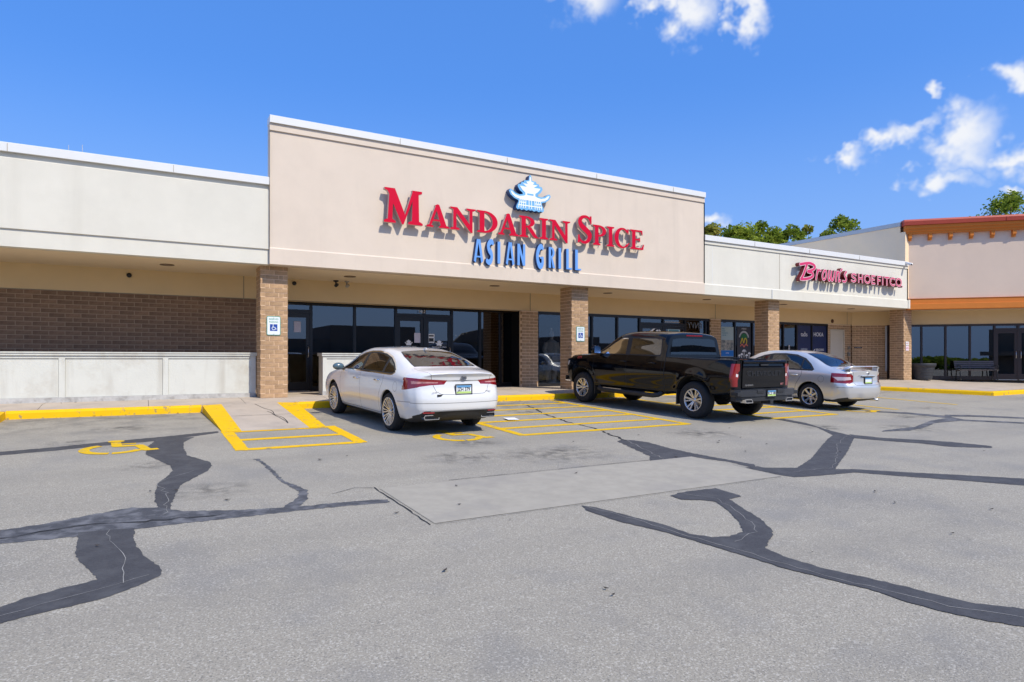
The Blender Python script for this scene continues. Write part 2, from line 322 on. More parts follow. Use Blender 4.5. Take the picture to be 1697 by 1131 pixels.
# ================================================================ ground
rows = [(-900, lz(-25)), (-25, lz(-25)), (14.95, lz(14.95)), (15.0, -.4), (900, -.4)]
GV = []; GF = []
for i, (y, z) in enumerate(rows): GV += [(-900, y, z), (900, y, z)]
for i in range(len(rows) - 1): GF.append((2 * i, 2 * i + 1, 2 * i + 3, 2 * i + 2))
S(mesh('parking_lot', GV, GF, asphalt))
def alphamat(name, col, nscale, lo, hi, amt, radial=False):
    """patchy film: noise decides where it lies, clear elsewhere"""
    mt = bpy.data.materials.new(name); mt.use_nodes = True; nt = mt.node_tree; N = nt.nodes; L = nt.links; N.clear(); o = N.new('ShaderNodeOutputMaterial')
    tc = N.new('ShaderNodeTexCoord'); geo = N.new('ShaderNodeNewGeometry'); n = N.new('ShaderNodeTexNoise'); n.inputs['Scale'].default_value = nscale; n.inputs['Detail'].default_value = 6; n.inputs['Roughness'].default_value = .65; L.new(geo.outputs['Position'], n.inputs['Vector'])
    mr = N.new('ShaderNodeMapRange'); L.new(n.outputs[0], mr.inputs[0]); mr.inputs[1].default_value = lo; mr.inputs[2].default_value = hi; mr.inputs[4].default_value = amt; fac = mr.outputs[0]
    if radial:
        l = N.new('ShaderNodeVectorMath'); l.operation = 'LENGTH'; L.new(tc.outputs['Object'], l.inputs[0]); r = N.new('ShaderNodeMapRange'); r.interpolation_type = 'SMOOTHSTEP'; L.new(l.outputs['Value'], r.inputs[0]); r.inputs[1].default_value = 1; r.inputs[2].default_value = 0
        ml = N.new('ShaderNodeMath'); ml.operation = 'MULTIPLY'; L.new(fac, ml.inputs[0]); L.new(r.outputs[0], ml.inputs[1]); fac = ml.outputs[0]
    t = N.new('ShaderNodeBsdfTransparent'); d = N.new('ShaderNodeBsdfPrincipled'); d.inputs['Base Color'].default_value = (*col, 1); d.inputs['Roughness'].default_value = .8
    s = N.new('ShaderNodeMixShader'); L.new(fac, s.inputs[0]); L.new(t.outputs[0], s.inputs[1]); L.new(d.outputs[0], s.inputs[2]); L.new(s.outputs[0], o.inputs[0]); return mt
oil = alphamat('oil_film', (.06, .056, .05), 5.5, .42, .70, .6, True)
def grow(poly, d):
    n = len(poly); a = sum(poly[i][0] * poly[(i + 1) % n][1] - poly[(i + 1) % n][0] * poly[i][1] for i in range(n)); sg = 1 if a > 0 else -1; o = []
    for i in range(n):
        p, q = poly[i - 1], poly[(i + 1) % n]; dx, dy = q[0] - p[0], q[1] - p[1]; l = math.hypot(dx, dy) or 1; o.append((poly[i][0] + dy / l * sg * d, poly[i][1] - dx / l * sg * d))
    return o
def jag(poly, amp=.012, step=.07, seed=0):
    rnd = random.Random(seed); out = []; n = len(poly)
    for i in range(n):
        a, b = poly[i], poly[(i + 1) % n]; k = max(1, int(math.dist(a, b) / step))
        for j in range(k):
            t = j / k; out.append((a[0] + (b[0] - a[0]) * t + rnd.uniform(-amp, amp), a[1] + (b[1] - a[1]) * t + rnd.uniform(-amp, amp)))
    return out
def sheet(name, polys, h, m, p=None):
    v, f = union2d(polys); used = sorted({i for t in f for i in t}); ix = {u: k for k, u in enumerate(used)}
    return mesh(name, [(v[i][0], v[i][1], lz(v[i][1]) + h * .45) for i in used], [tuple(ix[i] for i in t) for t in f], m, p)
PATCH = {
 'a': [(-1.66,11.08),(-1.09,11.22),(-0.46,11.47),(0.23,11.68),(1.13,12.02),(1.14,11.82),(0.3,11.31),(-0.39,11.14),(-1.06,10.91),(-1.61,10.78)],
 'b': [(0.18,11.25),(0.07,10.72),(0.06,10.11),(0.19,9.63),(0.32,9.16),(0.34,8.85),(0.27,8.51),(0.16,8.16),(0.13,7.68),(0.12,7.33),(0.14,7.1),(0.1,6.81),(0.24,6.71),(0.26,7.15),(0.31,7.53),(0.38,7.96),(0.54,8.32),(0.7,8.64),(0.78,8.96),(0.78,9.23),(0.67,9.51),(0.55,9.83),(0.54,10.52),(0.57,11.01),(0.74,11.49),(0.37,11.5)],
 'c': [(-1.12,6.79),(-1.02,6.81),(-0.76,6.86),(-0.39,7.03),(-0.08,7.15),(0.14,7.05),(0.35,6.81),(0.67,6.69),(1.01,6.58),(1.49,6.51),(1.88,6.5),(2.21,6.42),(2.18,6.29),(1.71,6.35),(1.26,6.37),(0.75,6.37),(0.33,6.38),(0.01,6.36),(-0.43,6.34),(-0.71,6.36),(-0.96,6.39),(-1.05,6.4)],
 'd': [(-0.45,6.47),(-0.43,5.87),(-0.4,5.7),(-0.34,5.49),(-0.25,5.2),(-0.43,5.13),(-0.62,5.04),(-0.73,4.95),(-0.8,4.89),(-0.76,4.62),(-0.7,4.67),(-0.53,4.73),(-0.33,4.78),(-0.2,4.82),(-0.02,4.95),(0.11,5.08),(0.13,5.16),(0.12,5.28),(0.04,5.51),(-0.02,5.8),(-0.05,6.11),(-0.04,6.41)],
 'e': [(1.3,9.2),(1.37,9.21),(1.42,8.41),(1.42,7.73),(1.53,7.35),(1.56,7.11),(1.5,6.85),(1.38,6.57),(1.27,6.45),(1.17,6.53),(1.3,6.72),(1.42,6.94),(1.47,7.15),(1.43,7.36),(1.38,7.78),(1.37,8.34),(1.35,8.98)],
 'f': [(6.86,8.44),(6.57,7.56),(6.43,7.15),(6.2,6.91),(6.98,6.9),(7.04,6.73),(7.19,6.38),(7.14,5.87),(7.37,6.1),(7.23,6.91),(7.2,7.53),(7.28,8.17),(7.2,8.41),(7.05,8.57)],
 'g': [(7.3,5.99),(7.31,5.88),(7.52,5.78),(7.73,5.69),(8.52,6.04),(10.54,7.15),(11.11,7.42),(11.85,8.28),(12,8.89),(12.15,9.55),(12.42,9.55),(12.23,8.79),(11.69,7.94),(11.41,7.3),(11.17,7.05),(9.52,6.13),(8.12,5.4),(8.38,5.29),(8.87,4.84),(9.39,4.41),(9.89,3.95),(10.03,3.83),(9.52,3.64),(9.4,3.76),(9,4.24),(8.58,4.68),(8.17,5.15),(7.49,5.23),(7.15,5.3),(7.09,5.5),(7.07,5.99)],
 'h': [(11.51,7.37),(11.68,6.84),(12.13,6.38),(12.39,6.05),(12.58,5.5),(12.37,5.39),(11.79,5.75),(11.7,6.15),(11.34,6.65),(11.14,7.03)],
 'i': [(16.03,9.81),(16.73,9.12),(16.87,8.29),(16.45,7.75),(17.31,6.91),(17.57,6.72),(17.19,6.57),(16.99,6.79),(16.15,7.66),(15.13,7.67),(13.85,7.28),(13.22,7.2),(12.51,7.33),(12.76,7.43),(13.9,7.47),(15.44,7.94),(16.42,8.08),(16.33,8.91),(15.83,9.69)],
 'j': [(17.13,8.49),(17.85,8.1),(18.51,7.4),(18.79,7.18),(18.37,7.02),(18.16,7.26),(17.44,7.92),(16.73,8.29)],
 'k': [(4.17,4.45),(4.18,4.13),(4.29,3.99),(4.44,3.94),(4.66,3.98),(4.88,4.21),(5.09,4.52),(5.27,4.85),(5.2,4.95),(4.99,5.08),(5.01,5.25),(5.2,5.32),(5.38,5.32),(5.75,5.3),(5.72,4.9),(5.49,4.87),(5.29,4.49),(5.15,4.18),(4.94,3.89),(4.8,3.78),(4.46,3.58),(4.42,3.34),(4.47,3.03),(4.58,2.78),(4.66,2.54),(4.7,2.38),(4.78,2.17),(4.96,1.99),(5.05,1.9),(4.72,1.78),(4.66,1.87),(4.54,1.99),(4.45,2.17),(4.39,2.39),(4.37,2.66),(4.29,2.91),(4.2,3.18),(4.15,3.52),(4.11,3.76),(4.07,4.03),(4.02,4.29),(3.87,4.7),(3.81,5.14),(3.88,5.34),(3.97,5.21)],
}
EXT = {'a': [(-1.5, 11.12), (-3.4, 10.75), (-5.6, 10.6), (-5.6, 10.42), (-3.4, 10.5), (-1.5, 10.8)], 'c': [(-1.0, 6.79), (-2.2, 6.55), (-3.6, 6.15), (-3.6, 5.95), (-2.2, 6.2), (-1.0, 6.4)], 'd': [(-.72, 4.96), (-1.7, 4.2), (-2.6, 3.2), (-2.4, 3.05), (-1.55, 3.95), (-.70, 4.66)],
       'g': [(9.8, 4.02), (11.4, 2.7), (12.8, 1.2), (12.5, 1.1), (11.1, 2.45), (9.45, 3.72)], 'i': [(17.2, 7.0), (18.6, 5.9), (20.2, 5.0), (20.1, 4.85), (18.5, 5.6), (17.0, 6.8)], 'j': [(18.5, 7.4), (20.2, 6.2), (22.0, 5.2), (21.9, 5.05), (20.0, 5.95), (18.2, 7.2)], 'k': [(4.93, 2.03), (5.7, 1.2), (6.6, -.2), (6.3, -.3), (5.4, .95), (4.6, 1.93)]}
for i, (k, pl) in enumerate(PATCH.items()):
    o = S(sheet('crack_seal_patch', ([jag(EXT[k], .012, .05, i + 30)] if k in EXT else []) + [jag(pl, .008 if k in 'bdgk' else .015, .035, i)], .004 + .0008 * i, seal_worn if k in 'ceij' else seal))
# open cracks in and beside the patches
def crack(pts, w, m, h, seed, amp=.03, name='crack'):
    rnd = random.Random(seed); q = []
    for i in range(len(pts) - 1):
        a, b = pts[i], pts[i + 1]; k = max(1, int(math.dist(a, b) / .09))
        for j in range(k):
            t = j / k; q.append((a[0] + (b[0] - a[0]) * t + rnd.uniform(-amp, amp), a[1] + (b[1] - a[1]) * t + rnd.uniform(-amp, amp)))
    q.append(pts[-1]); ws = [w * rnd.uniform(.4, 1.3) for _ in q]
    V = []; F = []
    for i, (x, y) in enumerate(q):
        a, b = q[max(i - 1, 0)], q[min(i + 1, len(q) - 1)]; dx, dy = b[0] - a[0], b[1] - a[1]; l = math.hypot(dx, dy) or 1
        for sg in (-.5, .5): u, v = x - dy / l * ws[i] * sg, y + dx / l * ws[i] * sg; V.append((u, v, lz(v) + h * .45))
        if i: F.append((2 * i - 2, 2 * i, 2 * i + 1, 2 * i - 1))
    S(mesh(name, V, F, m))
crack([(0.2,6.73),(0.22,7.25),(0.24,7.56),(0.2,7.86),(0.17,8.17),(0.35,8.48),(0.56,8.73)], 0.00495, crackl, .015, 1)
crack([(-0.24,6.41),(-0.22,6.1),(-0.13,5.78),(-0.1,5.47),(-0.1,5.04)], 0.0044, crackl, .016, 2, .015)
crack([(-0.77,4.75),(-0.44,4.91),(-0.22,5),(0.05,5.13)], 0.00385, crackl, .017, 3, .01)
crack([(8.43,14.12),(8.18,13.19),(7.83,12.29),(7.68,11.65),(7.48,10.68),(7.47,9.86),(7.25,9.14),(7.06,8.43)], .045, crackm, .0095, 4, .03)
crack([(7.06,8.43),(6.79,7.76),(6.48,6.93)], 0.0099, crackl, .0175, 5, .02)
crack([(2.24,6.97),(2.25,6.1),(2.25,5.39)], .014, crackm, .0125, 6, .008)
crack([(3.14,6.96),(4.23,6.96),(5.31,6.96),(6.28,6.94)], .009, crackm, .0127, 7, .006)
crack([(2.3,5.38),(3.94,5.38),(5.47,5.37),(7,5.39)], 0.0066, crackl, .0129, 8, .006)
crack([(3.9,5.31),(4.04,4.72),(4.1,4.19),(4.22,3.65),(4.28,3.16),(4.43,2.67),(4.57,2.23),(4.8,1.92)], 0.0066, crackl, .018, 9, .02)
crack([(5.2,5.25),(5.37,4.94),(5.17,4.51),(4.96,4.13),(4.75,3.92),(4.36,3.81)], 0.0055, crackl, .019, 10, .02)
crack([(11.25,7.25),(10.2,6.73),(9.04,5.99),(8.2,5.47),(7.32,5.52)], 0.0055, crackl, .0195, 11, .03)
crack([(-0.98,6.52),(-0.43,6.67),(0.11,6.57),(0.65,6.52)], .018, crackm, .0197, 12, .03)
crack([(1.76,6.88),(2.06,7.04),(2.22,6.96)], .012, crackm, .0131, 16, .02)
# concrete drain strip across the lane
S(sheet('concrete_strip', [[(2.3, 5.41), (7.05, 5.41), (6.99, 6.9), (2.28, 6.9)]], .011, concrete_old))
# ---------------------------------------------------------------- sidewalk slabs, curbs, ramps
sw = S(empty('sidewalk', (12, 16, 0)))
xs = [-14.5 + 1.83 * i for i in range(24)]
for i in range(len(xs) - 1):
    a, b = xs[i] + .004, xs[i + 1] - .004
    V = [(a, 15.034, -.062), (b, 15.034, -.062), (b, 15.75, 0), (a, 15.75, 0), (b, 18.1, 0), (a, 18.1, 0), (a, 15.034, -.25), (b, 15.034, -.25)]
    mesh('slab', V, [(0, 1, 2, 3), (3, 2, 4, 5), (6, 7, 1, 0)], concrete, sw)
box('bed', -14.6, 34, 15.1, 18.2, -.4, -.1, crackm, sw)
# forecourt on the right, turned corner
def rz_(y): return lz(y) + .152 if y < 15.03 else -.062 + .062 * min(1, (y - 15.034) / .72)
def edge(x): return 15.03 + (11.2 - 15.03) * min(1, (x - 23.05) / 2.5) if x < 25.55 else 11.2 + .03 * (x - 25.55)
for k in range(8):
    x0, x1 = 23.05 + 3 * k + .005, 23.05 + 3 * (k + 1) - .005
    xs_ = [x0] + ([25.55] if x0 < 25.55 < x1 else []) + [x1]
    V = [(x, edge(x), rz_(edge(x))) for x in xs_] + [(x, 15.03, rz_(15.03)) for x in xs_]; n = len(xs_)
    mesh('slab', V, [(i, i + 1, n + i + 1, n + i) for i in range(n - 1)], concrete, sw)
for k in range(6):
    x0 = 27.6 + 3 * k + .005; x1 = x0 + 2.99; mesh('slab', [(x0, 15.034, -.0615), (x1, 15.034, -.0615), (x1, 15.75, .0005), (x0, 15.75, .0005), (x1, 18.1, .0005), (x0, 18.1, .0005)], [(0, 1, 2, 3), (3, 2, 4, 5)], concrete, sw)
def curb(name, pts, m, zf=lz):
    """yellow painted curb following a polyline of its front foot; body lies to the left of travel"""
    prof = [(0, -.12), (0.012, .108), (.028, .142), (.055, .153), (.15, .153), (.15, -.12)]
    V = []; F = []; n = len(prof); P = [Vector((a, b, 0)) for a, b in pts]
    for i, q in enumerate(P):
        d0 = (q - P[i - 1]).normalized() if i else (P[1] - q).normalized(); d1 = (P[i + 1] - q).normalized() if i < len(P) - 1 else d0
        n0 = Vector((-d0.y, d0.x, 0)); n1 = Vector((-d1.y, d1.x, 0)); nn = (n0 + n1).normalized(); nn = nn / max(.3, nn.dot(n0))
        for o, h in prof: w = q + nn * o; V.append((w.x, w.y, zf(q.y) + h))
    for i in range(len(P) - 1):
        for k in range(n - 1): F.append((i * n + k, (i + 1) * n + k, (i + 1) * n + k + 1, i * n + k + 1))
    F += [tuple(range(n)), tuple(range((len(P) - 1) * n, len(P) * n))[::-1]]
    bm = bmesh.new(); vs = [bm.verts.new(v) for v in V]
    for f in F: bm.faces.new([vs[i] for i in f])
    return S(bmobj(name, bm, m))
curb('curb', [(-2.15, 14.88), (-.2, 14.88), (1.10, 14.88)], yellow)
curb('curb', [(3.0, 14.88), (5, 14.88), (7.5, 14.88), (10, 14.88), (14, 14.88), (18, 14.88), (22.97, 14.88), (25.47, 11.05), (28.3, 11.13), (47, 11.7)], yellow)
# ramps run out into the lot between the stalls
def ramp(xa, xb, name='curb_ramp'):
    w = .38; y0, y1 = 15.03, 11.85; zt = -.063
    S(mesh(name, [(xa, y0, zt), (xb, y0, zt), (xb, y1, lz(y1) + .007), (xa, y1, lz(y1) + .007)], [(3, 2, 1, 0)], concrete))
    for s, x in ((-1, xa), (1, xb)):
        V = [(x, y0, zt + .001), (x + s * w, 14.88, -.066), (x + s * w, 14.87, lz(14.8) - .02), (x + s * .30, y1, lz(y1) - .004), (x, y1, lz(y1) + .008), (x + s * .30, y1, lz(y1) + .007)]
        S(mesh('ramp_flare', V, [(0, 1, 5, 4) if s < 0 else (4, 5, 1, 0), (1, 2, 3, 5)], yellow))
ramp(1.49, 2.62); ramp(-3.7, -2.53)
# ---------------------------------------------------------------- painted stall markings
def line(pts, w=.14, m=yellow, h=.0105, name='painted_line'): S(sheet(name, [q for q in stroke(pts, w)[:len(pts) - 1]], h, m))
def bay(x0, x1, ys, yend, wy=.12, left=True):
    pol = [rect(x0 - wy / 2, yend - .05, x0 + wy / 2, left), rect(x1 - wy / 2, yend - .05, x1 + wy / 2, left)]
    pol += [rect(x0, y - .085, x1, y + .085) for y in ys]
    S(sheet('access_aisle_marking', [jag(q, .006, .12, 3) for q in pol], .0105, yellow_worn if x0 > 3 else yellow))
bay(1.265, 3.0, [9.99, 10.89, 11.82], 9.99, .19, 11.95)
bay(5.74, 9.66, [9.64, 10.47, 11.35, 12.2, 13.11, 13.95], 9.64, .16, 14.7)
bay(12.2, 14.44, [9.59, 10.41, 11.28, 12.15, 13.0], 9.59, .16, 14.7)
line([(17.18, 9.64), (17.18, 14.7)], m=yellow_worn); line([(20.42, 9.79), (20.42, 14.7)], m=yellow_worn)
def isa(cx, cy, s=1.0):
    p = [ell(cx - .02, cy + .58 * s, .11 * s, .10 * s, 14)]
    p += stroke([(cx - .02, cy + .46 * s), (cx + .0, cy + .10 * s), (cx + .28 * s, cy + .08 * s), (cx + .38 * s, cy - .36 * s), (cx + .52 * s, cy - .33 * s)], .13 * s)
    p += stroke([(cx - .01, cy + .28 * s), (cx + .24 * s, cy + .28 * s)], .08 * s)
    p += ring2(cx - .03, cy - .12 * s, (.42 * s, .44 * s), (.29 * s, .31 * s), 120, 262, 18) + ring2(cx - .03, cy - .12 * s, (.42 * s, .44 * s), (.29 * s, .31 * s), 268, 335, 10)
    S(sheet('wheelchair_marking', p, .0112, yellow_worn))
isa(-.3, 10.87, 1.0); isa(4.65, 10.0, 1.0); isa(15.9, 10.05, 1.0)
for i, (x, y, r) in enumerate(((-.3, 12.9, .55), (.1, 9.3, .4), (-.9, 11.6, .35), (4.6, 9.2, .45), (7.6, 12.6, .5), (3.9, 8.2, .6), (9.0, 8.6, .8), (12.0, 8.2, .6), (15.8, 8.6, .6), (18.8, 12.2, .6), (.6, 7.6, .5), (5.3, 7.9, .9), (18.6, 9.5, .7), (13.6, 7.4, .8))):
    n = 24; o = mesh('oil_stain', [(math.cos(2 * math.pi * k / n), math.sin(2 * math.pi * k / n), .04 * math.sin(2 * math.pi * k / n)) for k in range(n)], [tuple(range(n))], oil); o.location = (x, y, lz(y) + .0026 + .0001 * i); o.scale = (r * 1.3, r, r); S(o)
# litter
pm = mat('paper', (.85, .85, .84), rough=.7)
o = mesh('paper_sheet', [(6.53, 11.74, lz(11.74) + .02), (6.78, 11.71, lz(11.71) + .016), (6.7, 11.36, lz(11.36) + .018), (6.43, 11.35, lz(11.35) + .03), (6.6, 11.55, lz(11.55) + .014)], [(0, 4, 1), (1, 4, 2), (2, 4, 3), (3, 4, 0)], pm)
tag(o, 'loose white paper sheet lying on the striped aisle behind the white sedan', 'paper')
deb = mat('debris', (.04, .032, .025), rough=1, var=.4, vscale=9)
rnd = random.Random(5); bm = bmesh.new()
for k in range(150):
    if k < 60: x, y = rnd.uniform(-2, 12), rnd.uniform(1.0, 9)
    elif k < 110: x, y = rnd.uniform(-2, 9.3), 14.86 - abs(rnd.gauss(0, .08))
    else: x, y = rnd.uniform(-2, 20), rnd.uniform(15.8, 17.5)
    z = lz(y) + .012 if y < 14.9 else .004; a = rnd.uniform(0, 6.28); l = rnd.uniform(.012, .04); w = l * rnd.uniform(.25, .6)
    dx, dy = math.cos(a), math.sin(a)
    vs = [bm.verts.new((x + dx * u * l - dy * v * w, y + dy * u * l + dx * v * w, z + (.008 if abs(u) == 1 else 0))) for u, v in ((-1, 0), (0, -1), (1, 0), (0, 1))]
    bm.faces.new(vs)
tag(bmobj('leaf_litter', bm, deb), 'scattered dry leaves and grit on the asphalt and along the curb', 'litter', kind='stuff')
# ================================================================ strip mall building
white_st = mat('white_stucco', (.665, .635, .55), rough=.95, var=.035, vscale=1.2, bump=.45, bscale=120, stain=((.57, .54, .465), .5, .5, .78), sscale=.9, streak=((.55, .52, .44), .35, 3.2, .22))
pink_st = mat('beige_pink_stucco', (.655, .555, .455), rough=.95, var=.03, vscale=1.2, bump=.5, bscale=120, stain=((.55, .465, .385), .5, .5, .78), sscale=.8, streak=((.53, .45, .37), .35, 3.0, .2))
tan_st = mat('tan_stucco', (.72, .53, .29), rough=.95, var=.03, vscale=1.5, bump=.4, bscale=120)
grey_st = mat('greige_stucco', (.70, .55, .43), rough=.95, var=.03, vscale=1.0, bump=.5, bscale=120, stain=((.60, .475, .39), .5, .5, .78), sscale=.7)
side_st = mat('side_wall_stucco', (.88, .67, .43), rough=.95, var=.04, vscale=.6, bump=.3, bscale=60, stain=((.70, .57, .43), .6, .48, .75), sscale=.35)
coping = mat('white_metal_coping', (.70, .70, .685), rough=.45, var=.02, vscale=2)
soff = mat('soffit_plaster', (.72, .57, .39), rough=.95, var=.03, vscale=.8)
joint = mat('joint_sealant', (.30, .25, .19), rough=.9)
brickm = mat('brick', (.385, .235, .125), rough=.9, var=.14, vscale=9, bump=.5, bscale=70, rand=.14, col2=(.48, .31, .175))
brick_sh = mat('shaded_brick', (.215, .122, .07), rough=.9, var=.14, vscale=9, bump=.5, bscale=70, rand=.16, col2=(.285, .172, .10))  # same brick as the piers, canopy shade put into its colour
mortar = mat('mortar', (.86, .64, .43), rough=.95, var=.08, vscale=20, bump=.3, bscale=120)
mortar_sh = mat('shaded_mortar', (.44, .31, .20), rough=.95, var=.08, vscale=20)  # same mortar, darkened for the shade under the canopy
alu = mat('bronze_aluminium', (.012, .011, .012), rough=.35, metal=.2, spec=.5)
alu_b = mat('dark_brown_aluminium', (.032, .016, .011), rough=.4)
glass = glassmat('storefront_glass', (.32, .33, .33), .10)
glass2 = glassmat('bright_storefront_glass', (.22, .25, .27), .135)
dark_in = mat('dim_interior', (.030, .027, .026), rough=.9, var=.3, vscale=1.3)
floor_in = mat('shop_floor', (.05, .043, .038), rough=.5)
black = mat('black_plastic', (.012, .012, .013), rough=.5)
steel = mat('brushed_steel', (.62, .62, .62), rough=.3, metal=1)
whitep = mat('white_paint', (.78, .78, .77), rough=.5)
print_w = mat('white_vinyl', (.82, .82, .82), rough=.6)
planter_m = mat('painted_panel', (.60, .60, .545), rough=.85, var=.03, vscale=3, bump=.45, bscale=25, stain=((.43, .385, .315), .7, .52, .78), sscale=1.7, streak=((.40, .37, .31), .5, 4.0, .5))
plinth_m = mat('chalky_plinth', (.46, .45, .43), rough=.95, var=.12, vscale=12, bump=.5, bscale=60, stain=((.26, .245, .225), .8, .5, .66), sscale=5)
building = empty('strip_mall', (10, 18, 0)); tag(building, 'long low stucco strip mall with a raised beige front over the restaurant', 'building')
B = building
XL, XR = -14.0, 28.25
# ---- fascias: cross sections (y,z) run along x
def fascia(name, x0, x1, yf, top, m, proud_panel, low_lip, hi_lip, cop, band=None):
    a = yf + (.035 if proud_panel else 0.0); pn = yf if proud_panel else yf + .035
    b2 = yf if band else a
    poly = [(yf + .27, 3.052), (a, 3.052), (a, low_lip - .012), (pn if proud_panel else a + .012, low_lip), (pn, low_lip + .003 if proud_panel else low_lip + .02),
            (pn, hi_lip), (pn + (.02 if proud_panel else 0), hi_lip + .012), (b2, hi_lip + .014), (b2, cop), (yf + .27, cop)]
    f = prism(name, poly, x0, x1, m, B, 'X')
    prism('coping', [(yf - .045, cop + .003), (yf - .05, top - .012), (yf - .035, top), (yf + .31, top - .01), (yf + .31, cop + .003)], x0 - .004, x1 + .004, coping, B, 'X')
    return f
fascia('fascia', XL, 2.528, 15.47, 5.02, white_st, True, 3.395, 4.735, 4.845)
fascia('sign_fascia', 2.53, 16.2, 15.40, 6.415, pink_st, False, 3.415, 6.07, 6.245, band=True)
fascia('fascia', 16.205, 28.2, 15.42, 5.02, white_st, False, 3.395, 4.715, 4.84)
box('corner_band', 28.204, 28.34, 15.40, 15.70, 3.05, 3.42, white_st, B); box('corner_band', 16.19, 16.2045, 15.405, 15.44, 3.06, 3.40, white_st, B)
# reveal joints of the white fascia: short raised frames round the shoe-store panel
for x0, x1, z0, z1 in ((20.0, 20.02, 3.43, 4.70), (19.55, 19.565, 3.06, 3.39), (16.6, 16.615, 3.43, 4.70)): box('reveal_joint', x0, x1, 15.395 if z1 < 3.4 else 15.452, 15.48, z0, z1, joint if x0 > 19.9 else coping, B)
for x in (-11.5, -8.4, -5.3, -2.2, .6): box('coping_seam', x, x + .006, 15.415, 15.43, 4.85, 5.0, joint, B)
for x in (5.6, 8.66, 11.7, 14.75): box('coping_seam', x, x + .006, 15.343, 15.36, 6.25, 6.39, joint, B)
for x in (18.6, 21.6, 24.7): box('coping_seam', x, x + .006, 15.363, 15.38, 4.85, 5.0, joint, B)
# end walls of the raised front, soffit, roof
box('soffit', XL, 28.3, 15.72, 17.96, 3.045, 3.2, soff, B)
box('roof', XL, 28.40, 15.75, 46, 4.3, 4.62, mat('white_roof_membrane', (.78, .77, .74), rough=.8), B); box('roof_parapet_brace', 2.6, 16.1, 15.68, 15.9, 4.62, 6.1, side_st, B)
box('end_wall', XL - .3, XL, 15.5, 46, -.3, 4.9, tan_st, B); box('rear_wall', XL, 40, 45.7, 46, -.3, 4.3, tan_st, B)
# ---- header and its joints
box('header', XL, XR, 17.955, 18.25, 2.465, 3.05, tan_st, B)
for x in (10.98, 19.45, 2.3, 27.9): box('header_joint', x, x + .018, 17.948, 17.965, 2.47, 3.044, joint, B)
box('header_drip', XL, XR, 17.951, 17.97, 2.461, 2.472, joint, B)
# interior shell (unlit rooms behind the glass)
inn = S(empty('shop_interior', (12, 22, 0)))
box('interior_floor', XL, 40, 18.0, 45.7, -.2, -.01, floor_in, inn); box('interior_ceiling', XL, 40, 18.25, 45.7, 3.06, 3.1, dark_in, inn)
box('interior_back_wall', XL, 31.4, 24.6, 24.8, 0, 3.06, dark_in, inn)
for x in (2.75, 11.1, 19.45, 26.6): box('interior_partition', x - .06, x + .06, 18.72, 24.6, 0, 3.06, dark_in, inn)
# ---- bricks
BL, BH, BD, JT = .3048, .1016, .1016, .0125
BM = {}
def brick_mesh(l, d, m):
    k = (round(l, 3), round(d, 3), m.name)
    if k not in BM:
        me = bpy.data.meshes.new('brick'); me.from_pydata(boxv(-l / 2 + JT / 2, l / 2 - JT / 2, -d / 2, d / 2, -BH / 2 + JT / 2, BH / 2 - JT / 2), [], BF); me.materials.append(m); BM[k] = me
    return BM[k]
def brick(x, y, z, l, d, m, p, rz=0.0):
    o = bpy.data.objects.new('brick', brick_mesh(l, d, m)); o.location = (x, y, z); o.rotation_euler = (0, 0, rz); COL.objects.link(o); par(o, p); return o
def pier(x0, label):
    y0 = 15.75; s = .61; p = empty('brick_pier', (x0 + s / 2, y0 + s / 2, 0)); tag(p, label, 'brick pier', 'brick piers under the canopy')
    box('mortar_core', x0 + .0085, x0 + s - .0085, y0 + .0085, y0 + s - .0085, 0, 3.046, mortar, p)
    q = BD
    for c in range(30):
        z = BH * (c + .5); A = c % 2 == 0; alt = (c // 2) % 2
        for side in range(4):
            # even courses: front and back rows run full width; odd courses: the two flanks do
            full = (side in (0, 2)) == A
            segs = [(-BL / 2, BL), (BL / 2, BL)] if full else ([(-.2032 + BL / 2, BL), (.2032 - q / 2, q)] if alt else [(-.2032 + q / 2, q), (.2032 - BL / 2, BL)])
            for u, l in segs:
                v = s / 2 - q / 2
                cx, cy = x0 + s / 2, y0 + s / 2
                if side == 0: brick(cx + u, cy - v, z, l, q, brickm, p)
                elif side == 2: brick(cx + u, cy + v, z, l, q, brickm, p)
                elif side == 1: brick(cx - v, cy + u, z, l, q, brickm, p, math.pi / 2)
                else: brick(cx + v, cy + u, z, l, q, brickm, p, math.pi / 2)
    return p
pier(2.38, 'brick pier with a parking sign left of the white sedan'); pier(11.08, 'brick pier with a parking sign at the nose of the black pickup')
pier(19.78, 'brick pier rising above the silver sedan roof'); pier(28.48, 'brick pier at the corner beside the round grey planter')
